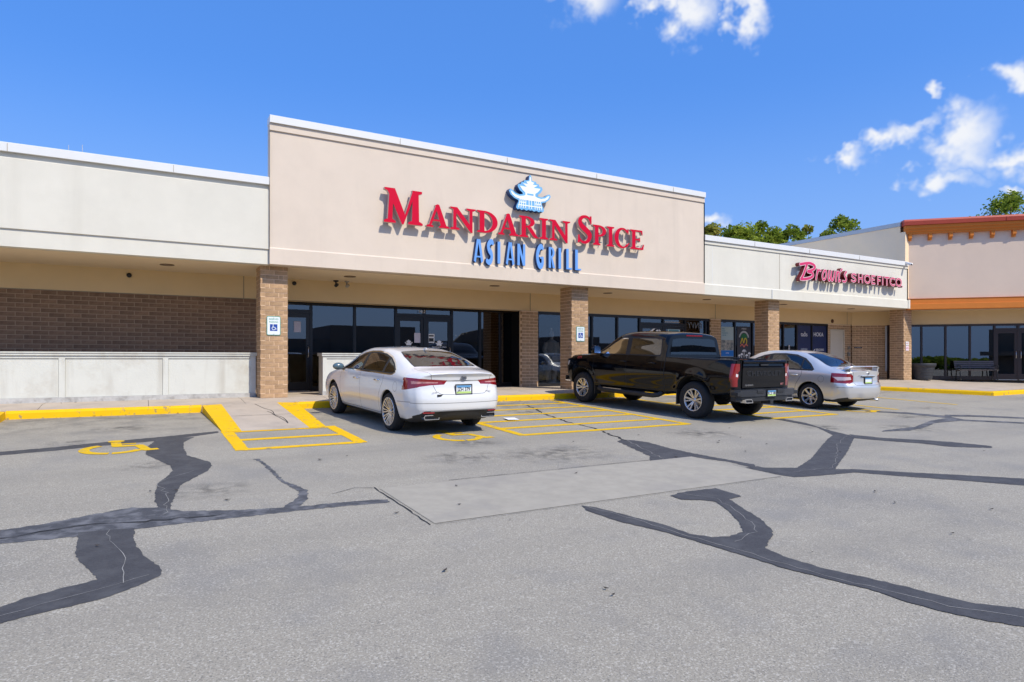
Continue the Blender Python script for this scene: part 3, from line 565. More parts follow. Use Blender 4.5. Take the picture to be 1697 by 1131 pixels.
def brick_wall(name, P0, ux, length, z0, courses, label, m, mm, limit=300, split=None, holes=(), top=None, order=False):
    """running-bond wall; P0 start on the face line, ux unit direction along the face"""
    u = Vector((*ux, 0)); n = Vector((-ux[1], ux[0], 0)); rz = math.atan2(ux[1], ux[0]); P0 = Vector((*P0, 0))
    w = empty(name, tuple(P0 + u * length / 2 + n * .05)); tag(w, label, 'brick wall')
    M = Matrix.Translation(P0) @ Matrix.Rotation(rz, 4, 'Z')
    zt = top or z0 + courses * BH; cut = sorted(holes)
    edges = [0] + [e for h in cut for e in h[:2]] + [length]
    for k in range(0, len(edges), 2):
        if edges[k + 1] - edges[k] > .01: box('mortar_bed', edges[k] + .004, edges[k + 1] - .004, .0035, .16, min(z0, 0), zt, mm, w, M=M)
    for h in cut:
        if h[2] < zt: box('mortar_bed', h[0] - .003, h[1] + .003, .0035, .16, h[2] + .003, zt, mm, w, M=M)
    rest = bmesh.new(); cnt = 0
    for c in range(courses):
        z = z0 + BH * (c + .5); x = -(BL / 2 if c % 2 else 0)
        segs = [(0, length)]
        for h in cut:
            if z - BH / 2 < h[2] - .02: segs = [s for a, b in segs for s in ((a, min(b, h[0])), (max(a, h[1]), b)) if s[1] - s[0] > .03]
        while x < length - .02:
            for a, b in segs:
                s0, s1 = max(x, a), min(x + BL, b)
                if s1 - s0 > .035:
                    pos = P0 + u * (s0 + s1) / 2 + n * (BD / 2)
                    if (split is None or s0 >= split) and cnt < limit:
                        brick(pos.x, pos.y, z, round((s1 - s0) * 50) / 50 if abs(s1 - s0 - BL) > .003 else BL, BD, m, w, rz); cnt += 1
                    else:
                        addbox(rest, s0 + JT / 2, s1 - JT / 2, 0, BD, z - BH / 2 + JT / 2, z + BH / 2 - JT / 2, M)
            x += BL
    if len(rest.verts): o = bmobj('brickwork', rest, m, w); o['kind'] = 'stuff'
    else: rest.free()
    return w
brick_wall('brick_wall', (XL, 17.955), (1, 0), 2.9 - XL, .832, 16, 'long dark brown brick wall shaded by the canopy above the low panelled wall', brick_sh, mortar_sh, 296, split=10.9)
for i, (a, b, lab) in enumerate(((10.64, 11.26, 'narrow brick pilaster between restaurant glass and the statue window'), (19.16, 19.72, 'narrow brick pilaster between the window with envy lettering and the poster windows'))):
    brick_wall('brick_pilaster', (a, 17.90), (1, 0), b - a, 0, 24, lab, brickm, mortar, top=2.46)
brick_wall('brick_wall', (26.52, 17.955), (1, 0), 28.2 - 26.52, 0, 24, 'brick wall around the plain beige service door', brickm, mortar, holes=[(.13, 1.17, 2.24)], top=2.464)
D45 = (math.sqrt(.5), -math.sqrt(.5))
brick_wall('brick_wall', (28.25, 17.95), D45, 1.45, 0, 24, 'angled brick wall between the service door and the corner pier', brickm, mortar, top=2.46)
# ---- storefront glazing
def storefront(name, label, x0, x1, y, mull, ztop=2.46, sill=.16, gm=glass, fm=alu, M=None, door=(), transom=2.14, plain=()):
    """aluminium frame with one pane per bay; bays listed in door get a leaf with rails instead of a fixed pane"""
    M0 = M or Matrix.Identity(4)
    w = empty(name, tuple(M0 @ Vector(((x0 + x1) / 2, y, 0)))); tag(w, label, 'storefront')
    fw = .05
    box('head_rail', x0, x1, y - .05, y + .07, ztop - .085, ztop - .002, fm, w, M=M)
    box('sill', x0, x1, y - .045, y + .12, 0, sill, fm, w, M=M) if not door else None
    E_ = [x0] + list(mull) + [x1]
    for i in range(len(E_)):
        h = .035 if 0 < i < len(E_) - 1 else fw
        a = E_[i] - h if 0 < i < len(E_) - 1 else (E_[i] if i == 0 else E_[i] - fw)
        box('mullion', a, a + (2 * h if 0 < i < len(E_) - 1 else fw), y - .048, y + .068, .002, ztop - .088, fm, w, M=M)
    for i in range(len(E_) - 1):
        a, b = E_[i] + .04, E_[i + 1] - .04
        if i in door:
            box('transom_bar', a - .004, b + .004, y - .046, y + .066, transom, transom + .1, fm, w, M=M)
            box('transom_pane', a - .004, b + .004, y + .005, y + .013, transom + .1, ztop - .086, gm, w, M=M)
            d = box('door', a, a + .09, y - .035, y + .045, .02, transom - .004, fm, w, M=M)
            box('stile', b - .09, b, y - .035, y + .045, .02, transom - .004, fm, d, M=M)
            box('top_rail', a + .0905, b - .0905, y - .035, y + .045, transom - .12, transom - .004, fm, d, M=M); box('bottom_rail', a + .0905, b - .0905, y - .035, y + .045, .02, .26, fm, d, M=M)
            box('pane', a + .088, b - .088, y, y + .01, .258, transom - .118, gm, d, M=M)
            hx = b - .05 if i % 2 == (door[0] % 2) else a + .05
            bm = bmesh.new(); addtube(bm, [(hx, y - .036, .95), (hx, y - .09, .95), (hx, y - .09, 1.25), (hx, y - .036, 1.25)], .013, 6); 
            if M is not None: bm.transform(M)
            bmobj('handle', bm, steel, d, True)
            box('threshold', a, b, y - .06, y + .08, 0, .018, steel, w, M=M)
        else:
            if door: box('sill', a - .004, b + .004, y - .045, y + .12, 0, sill, fm, w, M=M)
            box('pane', a - .004, b + .004, y + .006, y + .014, sill + .001, ztop - .086, gm, w, M=M)
    return w
KX = 18.6 / 18.0
SF1 = storefront('storefront', 'black framed restaurant storefront with double doors behind the white sedan', 3.12, 10.98, 18.6, [KX * v for v in (4.02, 5.22, 6.43, 7.32, 8.21, 9.17, 9.90)], door=(0, 3, 4), ztop=2.512, transom=2.18, sill=.137)
box('entry_ceiling', 2.9, 11.26, 18.251, 18.75, 2.50, 2.62, soff, B); box('entry_jamb', 10.66, 11.2, 18.062, 18.72, 0, 2.462, mat('matte_black_film', (.004, .004, .004), rough=.7, spec=.2), B); box('entry_jamb', 2.86, 3.11, 18.12, 18.72, 0, 2.5, tan_st, B); S(box('entry_slab', 2.9, 11.0, 18.105, 18.8, -.2, .0, concrete, sw))
storefront('storefront', 'single tall window with a warrior statue standing behind the glass', 11.27, 13.0, 18.0, [], sill=.10, gm=glassmat('clear_window_glass', (.78, .80, .80), .05))
SF3 = storefront('storefront', 'dark storefront windows behind the black pickup cab', 13.05, 19.15, 18.0, [13.5, 14.61, 15.64, 16.77, 17.88, 18.95], door=(3, 4))
SF4 = storefront('storefront', 'narrow storefront with two window posters between brick pilaster and pier', 19.73, 23.2, 18.0, [20.58, 21.62, 22.4], sill=.3)
SF5 = storefront('storefront', 'shoe store window with navy brand banners above the silver sedan', 23.22, 26.5, 18.0, [23.52, 24.40, 25.40], sill=.3)
M45 = T(28.25, 17.95, 0, -math.pi / 4)
storefront('storefront', 'tall reflective storefront windows with double doors behind the bench', 1.46, 13.5, .03, [2.83, 3.77, 4.71, 5.64, 6.51, 7.4, 8.6, 9.8, 11.0, 12.2], gm=glass2, fm=alu_b, M=M45, door=(4, 5), ztop=2.44, transom=2.15)
# service door
d = empty('service_door', (27.17, 17.95, 0)); tag(d, 'plain beige metal service door in the brick wall', 'door')
beige = mat('beige_door_paint', (.58, .52, .42), rough=.55, var=.02)
box('door_frame', 26.655, 26.70, 17.93, 18.1, 0, 2.235, beige, d); box('door_frame', 27.64, 27.685, 17.93, 18.1, 0, 2.235, beige, d); box('door_frame', 26.7005, 27.6395, 17.93, 18.1, 2.19, 2.235, beige, d)
lf = box('leaf', 26.705, 27.635, 17.962, 18.01, .01, 2.185, beige, d, bev=.004)
bm = bmesh.new(); addtube(bm, [(26.79, 17.96, 1.0), (26.79, 17.90, 1.0), (26.91, 17.90, 1.0)], .012, 6); bmobj('handle', bm, black, lf, True)
lathe('rose', [(0, 0), (.032, 0), (.032, .012), (0, .012)], black, lf, 16, T(26.79, 17.948, 1.0), axis='Y')
for z in (.25, 1.1, 1.95): box('hinge', 27.633, 27.65, 17.94, 17.965, z - .05, z + .05, steel, lf)
# ---- right-hand building, turned 45 degrees
RB = empty('corner_store', (36, 20, 0)); tag(RB, 'taller corner store with red coping, orange brackets and orange canopy band', 'building')
orange = mat('orange_stucco', (.62, .195, .030), rough=.9, var=.05, vscale=2, bump=.4, bscale=100)
redm = mat('red_metal_coping', (.42, .062, .034), rough=.45, var=.08, vscale=1.5, spec=.4)
F0 = (28.5, 15.6); MF = T(28.5, 15.6, 0, -math.pi / 4); LN = 15.0
box('upper_wall', -.02, LN, .12, .5, 3.49, 6.40, grey_st, RB, M=MF)
prism('canopy_band', [(-.02, 3.035), (-.02, 3.262), (.045, 3.275), (.045, 3.47), (.02, 3.49), (.5, 3.488), (.5, 3.035)], -.0, LN, orange, RB, 'X', MF)
prism('cornice', [(.119, 6.25), (.119, 6.59), (-.17, 6.59), (-.17, 6.47), (-.11, 6.455), (-.11, 6.36), (-.05, 6.34), (-.05, 6.25)], -.13, LN, orange, RB, 'X', MF)
prism('red_coping', [(.52, 6.60), (-.23, 6.60), (-.25, 6.76), (-.20, 6.84), (.52, 6.86)], -.19, LN, redm, RB, 'X', MF)
for k in range(20):
    x = .03 + .765 * k
    prism('bracket', [(.118, 6.249), (-.04, 6.249), (-.04, 6.08), (.03, 6.03), (.03, 5.97), (.118, 5.97)], x, x + .13, orange, RB, 'X', MF)
for x in (3.55, 7.6): box('coping_seam', x, x + .012, -.256, -.2, 6.61, 6.77, redm, RB, M=MF)
prism('body', [(28.72, 15.95), (28.40, 15.85), (28.40, 45.6), (60, 45.6), (60, 16), (39.4, 5.27), (39.0, 5.3)], 4.7, 6.62, side_st, RB)
prism('side_coping', [(28.36, 15.83), (28.36, 45.6), (28.62, 45.6), (28.62, 15.83)], 6.625, 6.80, mat('grey_metal_coping', (.42, .45, .47), rough=.5), RB)
prism('soffit', [(28.36, 15.95), (28.345, 17.96), (28.2, 18.1), (38.4, 7.9), (39.1, 5.6)], 3.05, 3.15, soff, RB)
box('header', 0, 13.5, .002, .3, 2.445, 3.05, tan_st, RB, M=M45)
box('rear_mass', 0, 13.5, 5.0, 5.2, 0, 3.0, dark_in, RB, M=M45)
prism('upper_return', [(28.36, 15.62), (28.36, 15.9), (28.75, 15.9), (28.62, 15.62)], 3.5, 6.35, side_st, RB)
# ---- low panelled walls in front of the storefront (planter boxes)
def low_wall(x0, x1, seams, label, endpost):
    w = empty('panelled_wall', ((x0 + x1) / 2, 16.45, 0)); tag(w, label, 'low wall'); y = 16.3
    box('core', x0, x1, y + .032, y + .42, .0, .97, planter_m, w); box('plinth', x0 - .01, x1 + .01, y - .012, y + .03, 0, .10, plinth_m, w)
    prism('cap', [(y - .03, .975), (y - .03, 1.015), (y - .05, 1.025), (y - .05, 1.05), (y + .46, 1.055), (y + .46, .975)], x0 - .03, x1 + .03, planter_m, w, 'X')
    box('rail', x0, x1, y, y + .031, .915, .974, planter_m, w)
    E_ = [x0] + [s for s in seams] + [x1]
    for i, s in enumerate(E_):
        a, b = (s, s + .10) if i == 0 else ((s - .10, s) if i == len(E_) - 1 else (s - .055, s + .055))
        if i == 0 and not endpost: continue
        box('batten', a, b, y - .001, y + .030, .101, .914, planter_m, w)
    for i in range(len(E_) - 1): box('panel', E_[i] + .06, E_[i + 1] - .06, y + .022, y + .0315, .102, .913, planter_m, w)
    return w
low_wall(XL, 2.36, [-13, -9.2, -7.3, -5.2, -3.35, -1.42, .48], 'low cream panelled wall with cap in front of the brick wall', False)
low_wall(3.93, 6.05, [5.0], 'short cream panelled wall in front of the restaurant glass beside the white sedan', True)
# ================================================================ signs
red_f = mat('red_acrylic', (.56, .002, .030), rough=.5, spec=.12); red_s = mat('red_letter_side', (.34, .02, .03), rough=.5); lt_s = mat('pale_letter_return', (.55, .42, .38), rough=.5)
blue_f = mat('sky_blue_acrylic', (.13, .32, .72), rough=.4); blue_s = mat('deep_blue_return', (.012, .05, .18), rough=.5)
SER = {}
def sf(x0, x1, top=False, t=.055):     # bracketed serif
    return [(x0, 0), (x1, 0), (x1, t), (x1 - .09, t + .045), (x0 + .09, t + .045), (x0, t)] if not top else [(x0, 1), (x1, 1), (x1, 1 - t), (x1 - .09, 1 - t - .045), (x0 + .09, 1 - t - .045), (x0, 1 - t)]
SER['M'] = (1.2, [[(.11, 0), (.25, 0), (.30, .95), (.17, .95)], [(.08, .99), (.34, .99), (.675, .20), (.60, -.02), (.55, -.02)], [(.55, -.02), (.60, -.02), (1.0, .99), (.89, .99)], [(.855, 0), (1.09, 0), (1.07, .98), (.89, .98)],
             sf(0, .36), sf(.74, 1.2), [(.02, 1), (.34, 1), (.30, .93), (.16, .90), (.02, .95)], [(.87, 1), (1.18, 1), (1.18, .93), (1.08, .90), (.89, .92)]])
SER['A'] = (1.0, [[(.09, .02), (.20, .02), (.53, .96), (.43, .99)], [(.39, .97), (.50, 1.02), (.57, 1.0), (.92, .02), (.66, .02), (.42, .86)], rect(.26, .27, .72, .345), sf(0, .31), sf(.55, 1.02)])
SER['N'] = (1.1, [rect(.13, .02, .26, .97), [(.06, 1), (.30, 1), (.96, .12), (.96, -.08), (.88, -.08), (.14, .90)], rect(.83, .02, .96, .98), sf(0, .40), [(0, 1), (.30, 1), (.27, .92), (.13, .9), (0, .94)], sf(.69, 1.1, True)])
SER['D'] = (.98, [rect(.12, .02, .34, .98), sf(0, .34), sf(0, .34, True), *ring2(.34, .5, (.62, .5), (.38, .42), -90, 90, 22), rect(.30, 0, .36, .085), rect(.30, .915, .36, 1)])
SER['R'] = (1.0, [rect(.12, .02, .34, .98), sf(0, .46), sf(0, .34, True), *ring2(.34, .735, (.46, .265), (.24, .19), -90, 90, 18), rect(.30, .925, .36, 1), rect(.30, .47, .42, .545), [(.38, .50), (.62, .50), (.94, .06), (1.05, 0), (.80, 0), (.72, .06)]])
SER['I'] = (.46, [rect(.12, .02, .34, .98), sf(0, .46), sf(0, .46, True)])
SER['P'] = (.84, [rect(.12, .02, .34, .98), sf(0, .46), sf(0, .34, True), *ring2(.34, .715, (.48, .285), (.25, .205), -90, 90, 18), rect(.30, .92, .36, 1), rect(.30, .43, .36, .51)])
SER['C'] = (.98, [*ring2(.52, .5, (.52, .52), (.30, .43), 42, 318, 34, (.56, .5)), [(.86, .98), (.93, .98), (.93, .72), (.89, .72), (.82, .86)], [(.84, .13), (.96, .20), (.98, .26), (.93, .28), (.80, .17)]])
SER['E'] = (.88, [rect(.12, .02, .34, .98), sf(0, .34), sf(0, .34, True), rect(.30, 0, .86, .085), rect(.30, .915, .80, 1), rect(.30, .47, .62, .545), [(.80, 1), (.82, .76), (.78, .76), (.70, .92)], [(.86, 0), (.92, .28), (.87, .28), (.74, .08)], [(.62, .63), (.65, .63), (.65, .39), (.62, .39), (.58, .5)]])
SER['S'] = (.68, [*stroke([(.58, .80), (.50, .91), (.38, .95), (.22, .91), (.13, .80), (.16, .66), (.30, .54), (.46, .43), (.55, .30), (.50, .14), (.36, .05), (.20, .07), (.09, .20)], [.05, .075, .09, .12, .155, .18, .20, .20, .185, .14, .10, .08, .05], 5),
             [(.57, .98), (.63, .98), (.63, .70), (.585, .70), (.53, .88)], [(.03, .02), (.09, .02), (.14, .10), (.11, .30), (.05, .30)]])
ms = empty('restaurant_sign', (9.3, 15.4, 4.2)); tag(ms, 'big red serif letters reading mandarin spice on the beige front', 'sign')
for ch, x0, x1, z0, z1 in [('M', 5.14, 6.15, 4.25, 5.10), ('A', 6.25, 6.87, 4.25, 4.83), ('N', 6.91, 7.64, 4.25, 4.83), ('D', 7.68, 8.31, 4.25, 4.83), ('A', 8.31, 8.94, 4.25, 4.83), ('R', 8.97, 9.59, 4.25, 4.83), ('I', 9.63, 9.91, 4.25, 4.83), ('N', 9.96, 10.66, 4.25, 4.83),
                          ('S', 10.90, 11.46, 4.25, 5.08), ('P', 11.47, 11.97, 4.25, 4.84), ('I', 11.98, 12.26, 4.25, 4.84), ('C', 12.27, 12.84, 4.25, 4.84), ('E', 12.88, 13.40, 4.25, 4.84)]:
    w, pol = SER[ch]; l = plate('letter', xf(pol, x0, z0, (x1 - x0) / w, z1 - z0), 15.225, 15.33, red_f, ms, mside=lt_s)
    for x in (x0 + .12, x1 - .12): box('standoff', x - .012, x + .012, 15.30, 15.44, z0 + .1, z0 + .125, steel, l)
ag = empty('grill_sign', (9.3, 15.4, 3.5)); tag(ag, 'narrow sky blue letters reading asian grill below the red sign', 'sign')
w_ = .30
DEC = {'A': stroke([(.06, 0), (.42, 1)], .24) + stroke([(.94, 0), (.58, 1)], .26) + [rect(.2, .20, .8, .27), rect(.36, .92, .64, 1.02)],
       'S': stroke([(.90, .88), (.72, .97), (.45, .90), (.30, .76), (.42, .58), (.66, .44), (.74, .26), (.60, .08), (.35, .02), (.08, .10)], [.2, .24, .28, .3, .3, .3, .3, .28, .24, .2], 4),
       'I': [rect(.30, 0, .72, 1)], 'N': [rect(0, 0, .3, 1), rect(.72, 0, 1.0, 1), [(0, 1), (.3, 1), (1, 0), (.70, 0)]],
       'G': stroke([(.92, .88), (.70, .98), (.42, .88), (.22, .60), (.26, .30), (.46, .08), (.72, .06), (.86, .22), (.84, .42)], [.18, .24, .3, .32, .32, .3, .28, .28, .26], 4) + [rect(.52, .40, .98, .48)],
       'R': [rect(.06, 0, .40, 1)] + ring2(.40, .74, (.52, .26), (.22, .17), -90, 90, 12) + [[(.40, .52), (.62, .50), (1.0, 0), (.66, 0)]], 'L': [rect(.08, 0, .48, 1), rect(.08, 0, 1, .075)]}
for ch, x0, x1 in [('A', 7.65, 7.90), ('S', 7.99, 8.24), ('I', 8.29, 8.49), ('A', 8.62, 8.86), ('N', 8.97, 9.22), ('G', 9.56, 9.83), ('R', 9.98, 10.21), ('I', 10.27, 10.47), ('L', 10.58, 10.79), ('L', 10.89, 11.12)]:
    plate('letter', xf(DEC[ch], x0, 3.48, x1 - x0, .59), 15.325, 15.434, blue_f, ag, mside=blue_s)
# pagoda emblem: blue can with white roof tiers and lattice
pg = empty('pagoda_emblem', (9.34, 15.4, 5.0)); tag(pg, 'white and blue pagoda emblem above the red letters', 'sign')
def pz(q): return [(a * .675 + 9.335, b * .95 + 5.02) for a, b in q]
def mir(q): return q + [(-a, b) for a, b in q[::-1] if abs(a) > 1e-6]
def mir_(q): return q + [(1400 - a, b) for a, b in q[::-1]]
OUT = mir([(0, 1.02), (.05, .985), (.075, .86), (.18, .845), (.27, .845), (.31, .785), (.41, .785), (.45, .715), (.56, .71), (.60, .645), (.50, .535), (.37, .475), (.35, .43), (.52, .41), (.70, .44), (.84, .51), (.95, .535), (1.0, .47), (.92, .37), (.75, .285), (.57, .245), (.56, .20), (.65, .08), (.67, .02), (.60, -.025), (.50, .0), (.42, -.035), (.3, 0), (.18, -.035), (.08, 0), (0, -.02)])
INW = mir([(0, .965), (.025, .94), (.045, .83), (.20, .805), (.11, .745), (.36, .742), (.16, .655), (.50, .660), (.37, .55), (.24, .485), (.235, .415), (.32, .385), (.52, .362), (.72, .398), (.87, .475), (.935, .478), (.86, .385), (.70, .312), (.45, .27), (0, .268)])
pblue = mat('pagoda_blue', (.16, .42, .70), rough=.4)
plate('backing_can', [pz(OUT)], 15.25, 15.43, pblue, pg, mside=blue_s)
wp = [pz(INW)]
for x0, x1 in ((.06, .06), (.21, .23), (.30, .34), (.39, .45), (.48, .56)):
    for sg in (1, -1): wp.append(pz([(sg * (x0 - .017), .28), (sg * (x0 + .017), .28), (sg * (x1 + .017), .03), (sg * (x1 - .017), .03)]))
wp += [pz([(-.57, .095), (.57, .095), (.58, .125), (-.58, .125)]), pz([(-.52, .18), (-.2, .18), (-.2, .205), (-.52, .205)]), pz([(.52, .18), (.2, .18), (.2, .205), (.52, .205)])]
plate('white_face', wp, 15.243, 15.2495, mat('white_acrylic', (.82, .86, .88), rough=.4), pg)
plate('window_band', [pz([(-.15, .425), (.15, .425), (.15, .468), (-.15, .468)])], 15.239, 15.2425, pblue, pg)
# shoe-store sign: script word and condensed capitals
bs = empty('shoe_store_sign', (24, 15.4, 3.8)); tag(bs, 'pink red script and capitals reading browns shoe fit co on the white fascia', 'sign')
pink = mat('pink_red_acrylic', (.62, .035, .13), rough=.35); trim = mat('pale_pink_trim', (.80, .55, .58), rough=.4); bside = mat('dark_red_return', (.17, .006, .012), rough=.5)
def bl(name, strokes, w, ox, sx, oz, sz, closed=()):
    """strokes given in a 0..1 box"""
    a, b = [], []
    for i, s_ in enumerate(strokes):
        q = [(ox + x * sx, oz + z * sz) for x, z in s_]; sm = 4 if len(q) > 3 else 0
        a += stroke(q, w, sm, i in closed, True); b += stroke(q, w - .042, sm, i in closed, True)
    o = plate(name, a, 15.16, 15.33, trim, bs, mside=bside); plate('letter_face', b, 15.155, 15.1595, pink, o); return o
bl('script_letter', [[(.02, .86), (.30, .93), (.62, .98), (.90, .90), (.97, .76), (.80, .60), (.50, .50), (.78, .44), (.84, .28), (.66, .14), (.36, .05), (.08, .02)], [(.45, .90), (.32, .55), (.20, .25), (.06, .02)]], .13, 20.76, .88, 3.80, .64)
sc_ = [('r', [[(.30, 1), (.02, 0)], [(.12, .40), (.35, .80), (.62, .98), (.95, .92)]], 21.68, .27), ('o', [[(.55, 1), (.25, .75), (.1, .35), (.3, .02), (.65, .2), (.85, .65), (.75, .95)]], 22.02, .32), ('w', [[(.15, 1), (.02, .25), (.2, 0), (.48, .8)], [(.5, 1), (.42, .3), (.6, 0), (.85, .4), (1.0, 1)]], 22.40, .40),
       ('n', [[(.2, 1), (0, 0)], [(.08, .4), (.35, .95), (.6, .9), (.55, .4), (.5, 0), (.75, .1)]], 22.86, .36), ('apostrophe', [[(.6, 1.32), (.3, 1.12)]], 23.12, .2), ('s', [[(.75, 1.1), (.45, .75), (.75, .35), (.5, .02), (.1, .08)]], 23.26, .34)]
for ch, st, x, wd in sc_: bl('script_letter', st, .098, x, wd, 3.86, .36, (0,) if ch == 'o' else ())
cp = {'S': [[(.95, .85), (.6, 1), (.15, .85), (.2, .6), (.75, .42), (.9, .18), (.5, 0), (.05, .12)]], 'H': [[(.1, 0), (.1, 1)], [(.9, 0), (.9, 1)], [(.1, .5), (.9, .5)]], 'O': [[(.5, 1), (.12, .82), (.02, .5), (.12, .18), (.5, 0), (.88, .18), (.98, .5), (.88, .82)]],
      'E': [[(.9, 1), (.1, 1)], [(.1, 1), (.1, 0)], [(.1, 0), (.9, 0)], [(.1, .5), (.75, .5)]], 'F': [[(.9, 1), (.1, 1)], [(.1, 1), (.1, 0)], [(.1, .5), (.75, .5)]], 'I': [[(.5, 0), (.5, 1)]], 'T': [[(.5, 0), (.5, 1)], [(0, 1), (1, 1)]], 'C': [[(.95, .88), (.55, 1), (.12, .8), (.02, .5), (.12, .2), (.55, 0), (.95, .12)]]}
for ch, x, wd in [('S', 23.84, .30), ('H', 24.28, .30), ('O', 24.70, .36), ('E', 25.16, .24), ('F', 25.56, .24), ('I', 25.84, .16), ('T', 26.06, .30), ('C', 26.44, .34), ('O', 26.86, .38)]:
    bl('capital_letter', cp[ch], .085, x, wd, 3.91, .30, (0,) if ch == 'O' else ())
bl('full_stop', [[(0, 0), (.01, 0)]], .075, 27.32, 1, 3.90, 1)
box('raceway', 20.95, 21.05, 15.33, 15.45, 4.0, 4.15, whitep, bs); box('raceway', 21.3, 27.2, 15.3305, 15.45, 4.0, 4.10, bside, bs)
# reserved-parking plates on the piers
sg_w = mat('sign_white', (.74, .78, .78), rough=.35); sg_g = mat('sign_green', (.10, .32, .24), rough=.4); sg_b = mat('sign_blue', (.010, .055, .30), rough=.4)
def rr(x0, z0, x1, z1, r, n=5):
    o = []
    for cx, cz, a in ((x1 - r, z1 - r, 0), (x0 + r, z1 - r, 90), (x0 + r, z0 + r, 180), (x1 - r, z0 + r, 270)):
        o += [(cx + r * math.cos(R(a + 90 * k / n)), cz + r * math.sin(R(a + 90 * k / n))) for k in range(n + 1)]
    return o
def parking_sign(cx, cz, label, w=.305, h=.44):
    p = empty('parking_sign', (cx, 15.74, cz)); tag(p, label, 'sign', 'reserved parking signs')
    pl = plate('plate', [rr(cx - w / 2, cz - h / 2, cx + w / 2, cz + h / 2, .03)], 15.735, 15.748, sg_g, p); plate('face', [rr(cx - w / 2 + .014, cz - h / 2 + .014, cx + w / 2 - .014, cz + h / 2 - .014, .022)], 15.733, 15.7348, sg_w, pl)
    text('lettering', 'RESERVED', .052, sg_g, pl, T(cx, 15.7325, cz + .15), .0005, .92, bold=.001); text('lettering', 'PARKING', .052, sg_g, pl, T(cx, 15.7325, cz + .085), .0005, .92, bold=.001)
    plate('symbol_panel', [rect(cx - .082, cz - .12, cx + .082, cz + .035)], 15.7315, 15.7329, sg_b, pl)
    q = [ell(-.15, .80, .09, .09, 10)] + stroke([(-.15, .70), (-.12, .35), (.2, .33), (.36, -.02), (.5, .03)], .11) + ring2(-.05, .14, (.36, .36), (.25, .25), 110, 345, 18)
    plate('wheelchair_symbol', xf(q, cx + .005, cz - .075, .12), 15.730, 15.7312, sg_w, pl)
    for dz in (.19, -.19): lathe('bolt', [(0, 0), (.009, 0), (.009, .005), (0, .005)], steel, pl, 8, T(cx, 15.7275, cz + dz), axis='Y')
parking_sign(2.67, 1.67, 'green edged reserved parking sign on the pier left of the white sedan'); parking_sign(11.395, 1.65, 'green edged reserved parking sign on the pier above the black pickup hood')
p = empty('notice_sign', (28.75, 15.74, 1.46)); tag(p, 'small pink and white notice plates on the corner pier', 'sign')
plate('upper_plate', [rr(28.62, 1.50, 28.85, 1.66, .02)], 15.735, 15.748, sg_w, p); text('lettering', 'NO', .11, mat('sign_red', (.5, .03, .06)), p, T(28.735, 15.733, 1.58), .0005)
plate('lower_plate', [rr(28.62, 1.27, 28.85, 1.48, .02)], 15.7345, 15.748, mat('pale_pink_plate', (.75, .62, .68)), p); text('lettering', 'PARKING\nFIRE LANE', .04, mat('sign_red', (.5, .03, .06)), p, T(28.735, 15.733, 1.375), .0005)
# ---- window lettering, posters and notices (each a thin sheet on the glass)
GY = 17.99
def poster(name, x0, x1, z0, z1, m, label, cat='poster', y=GY, M=None):
    o = box(name, x0, x1, y - .006, y - .002, z0, z1, m, None, M=M); tag(o, label, cat); return o
text('street_number', '1412', .135, print_w, SF1, T(7.22 * KX, 18.535, 2.35), .001, .85)
for cx in (6.83 * KX, 7.80 * KX):
    d_ = empty('door_decal', (cx, 18.58, 1.3)); tag(d_, 'white restaurant decal on the %s glass door behind the white sedan' % ('left' if cx < 7.5 else 'right'), 'decal')
    text('lettering', 'MANDARIN SPICE', .062, print_w, d_, T(cx, 18.594, 1.27), .0006); text('lettering', 'ASIAN GRILL', .04, print_w, d_, T(cx, 18.594, 1.20), .0006)
    sh = [[(a * .125 + cx, b * .17 + 1.325) for a, b in OUT]]
    plate('pagoda', sh, 18.5935, 18.5945, print_w, d_)
notice = mat('notice_paper', (.62, .58, .64), rough=.8, var=.12, vscale=40); notice2 = mat('white_notice', (.74, .74, .73), rough=.8)
poster('notice', 3.57 * KX, 3.75 * KX, 1.65, 1.95, notice, 'paper notice taped inside the door glass beside the left pier', 'notice', y=18.59); poster('notice', 7.0 * KX, 7.2 * KX, 1.40, 1.70, notice, 'paper notice taped to the left of the double doors', 'notice', y=18.59)
o = poster('notice', 7.44 * KX, 7.64 * KX, 1.40, 1.68, notice2, 'white notice with dark printed bands on the right double door', 'notice', y=18.59)
for z0, z1 in ((1.60, 1.64), (1.44, 1.55)): box('print', 7.465 * KX, 7.615 * KX, 18.5828, 18.5838, z0, z1, black, o)
poster('window_panel', 15.70, 16.05, .5, 2.23, mat('tan_board', (.42, .25, .09), rough=.8, var=.15, vscale=5), 'tan board behind the glass above the pickup windshield', 'panel', y=18.12)
poster('window_panel', 15.70, 16.05, 2.26, 2.37, mat('teal_board', (.012, .06, .08)), 'teal strip panel above the tan board', 'panel', y=18.12)
o = poster('window_banner', 16.08, 16.74, 1.2, 2.36, mat('navy_banner', (.022, .028, .085), rough=.7, var=.1, vscale=3), 'dark navy banner behind the glass above the pickup cab', 'banner', y=18.12)
o = plate('house_sign', [[(16.13, 1.55), (16.69, 1.55), (16.69, 1.9), (16.72, 1.92), (16.41, 2.08), (16.10, 1.92), (16.13, 1.9)]], 17.97, 17.982, whitep, None); tag(o, 'white house shaped sign above the pickup roof', 'sign')
text('lettering', 'SALON', .1, black, o, T(16.41, 17.968, 1.84), .0006)
o = poster('window_poster', 17.0, 17.62, 1.5, 2.18, mat('pale_blue_poster', (.42, .56, .60), rough=.7), 'pale blue poster in the door above the pickup rear window', 'poster')
text('lettering', 'WELCOME', .10, sg_w, o, T(17.31, 17.982, 2.09), .0006); box('print', 17.06, 17.56, 17.9828, 17.9838, 1.93, 2.0, mat('teal_print', (.10, .24, .30)), o); box('print', 17.26, 17.32, 17.9828, 17.9838, 1.80, 1.92, black, o)
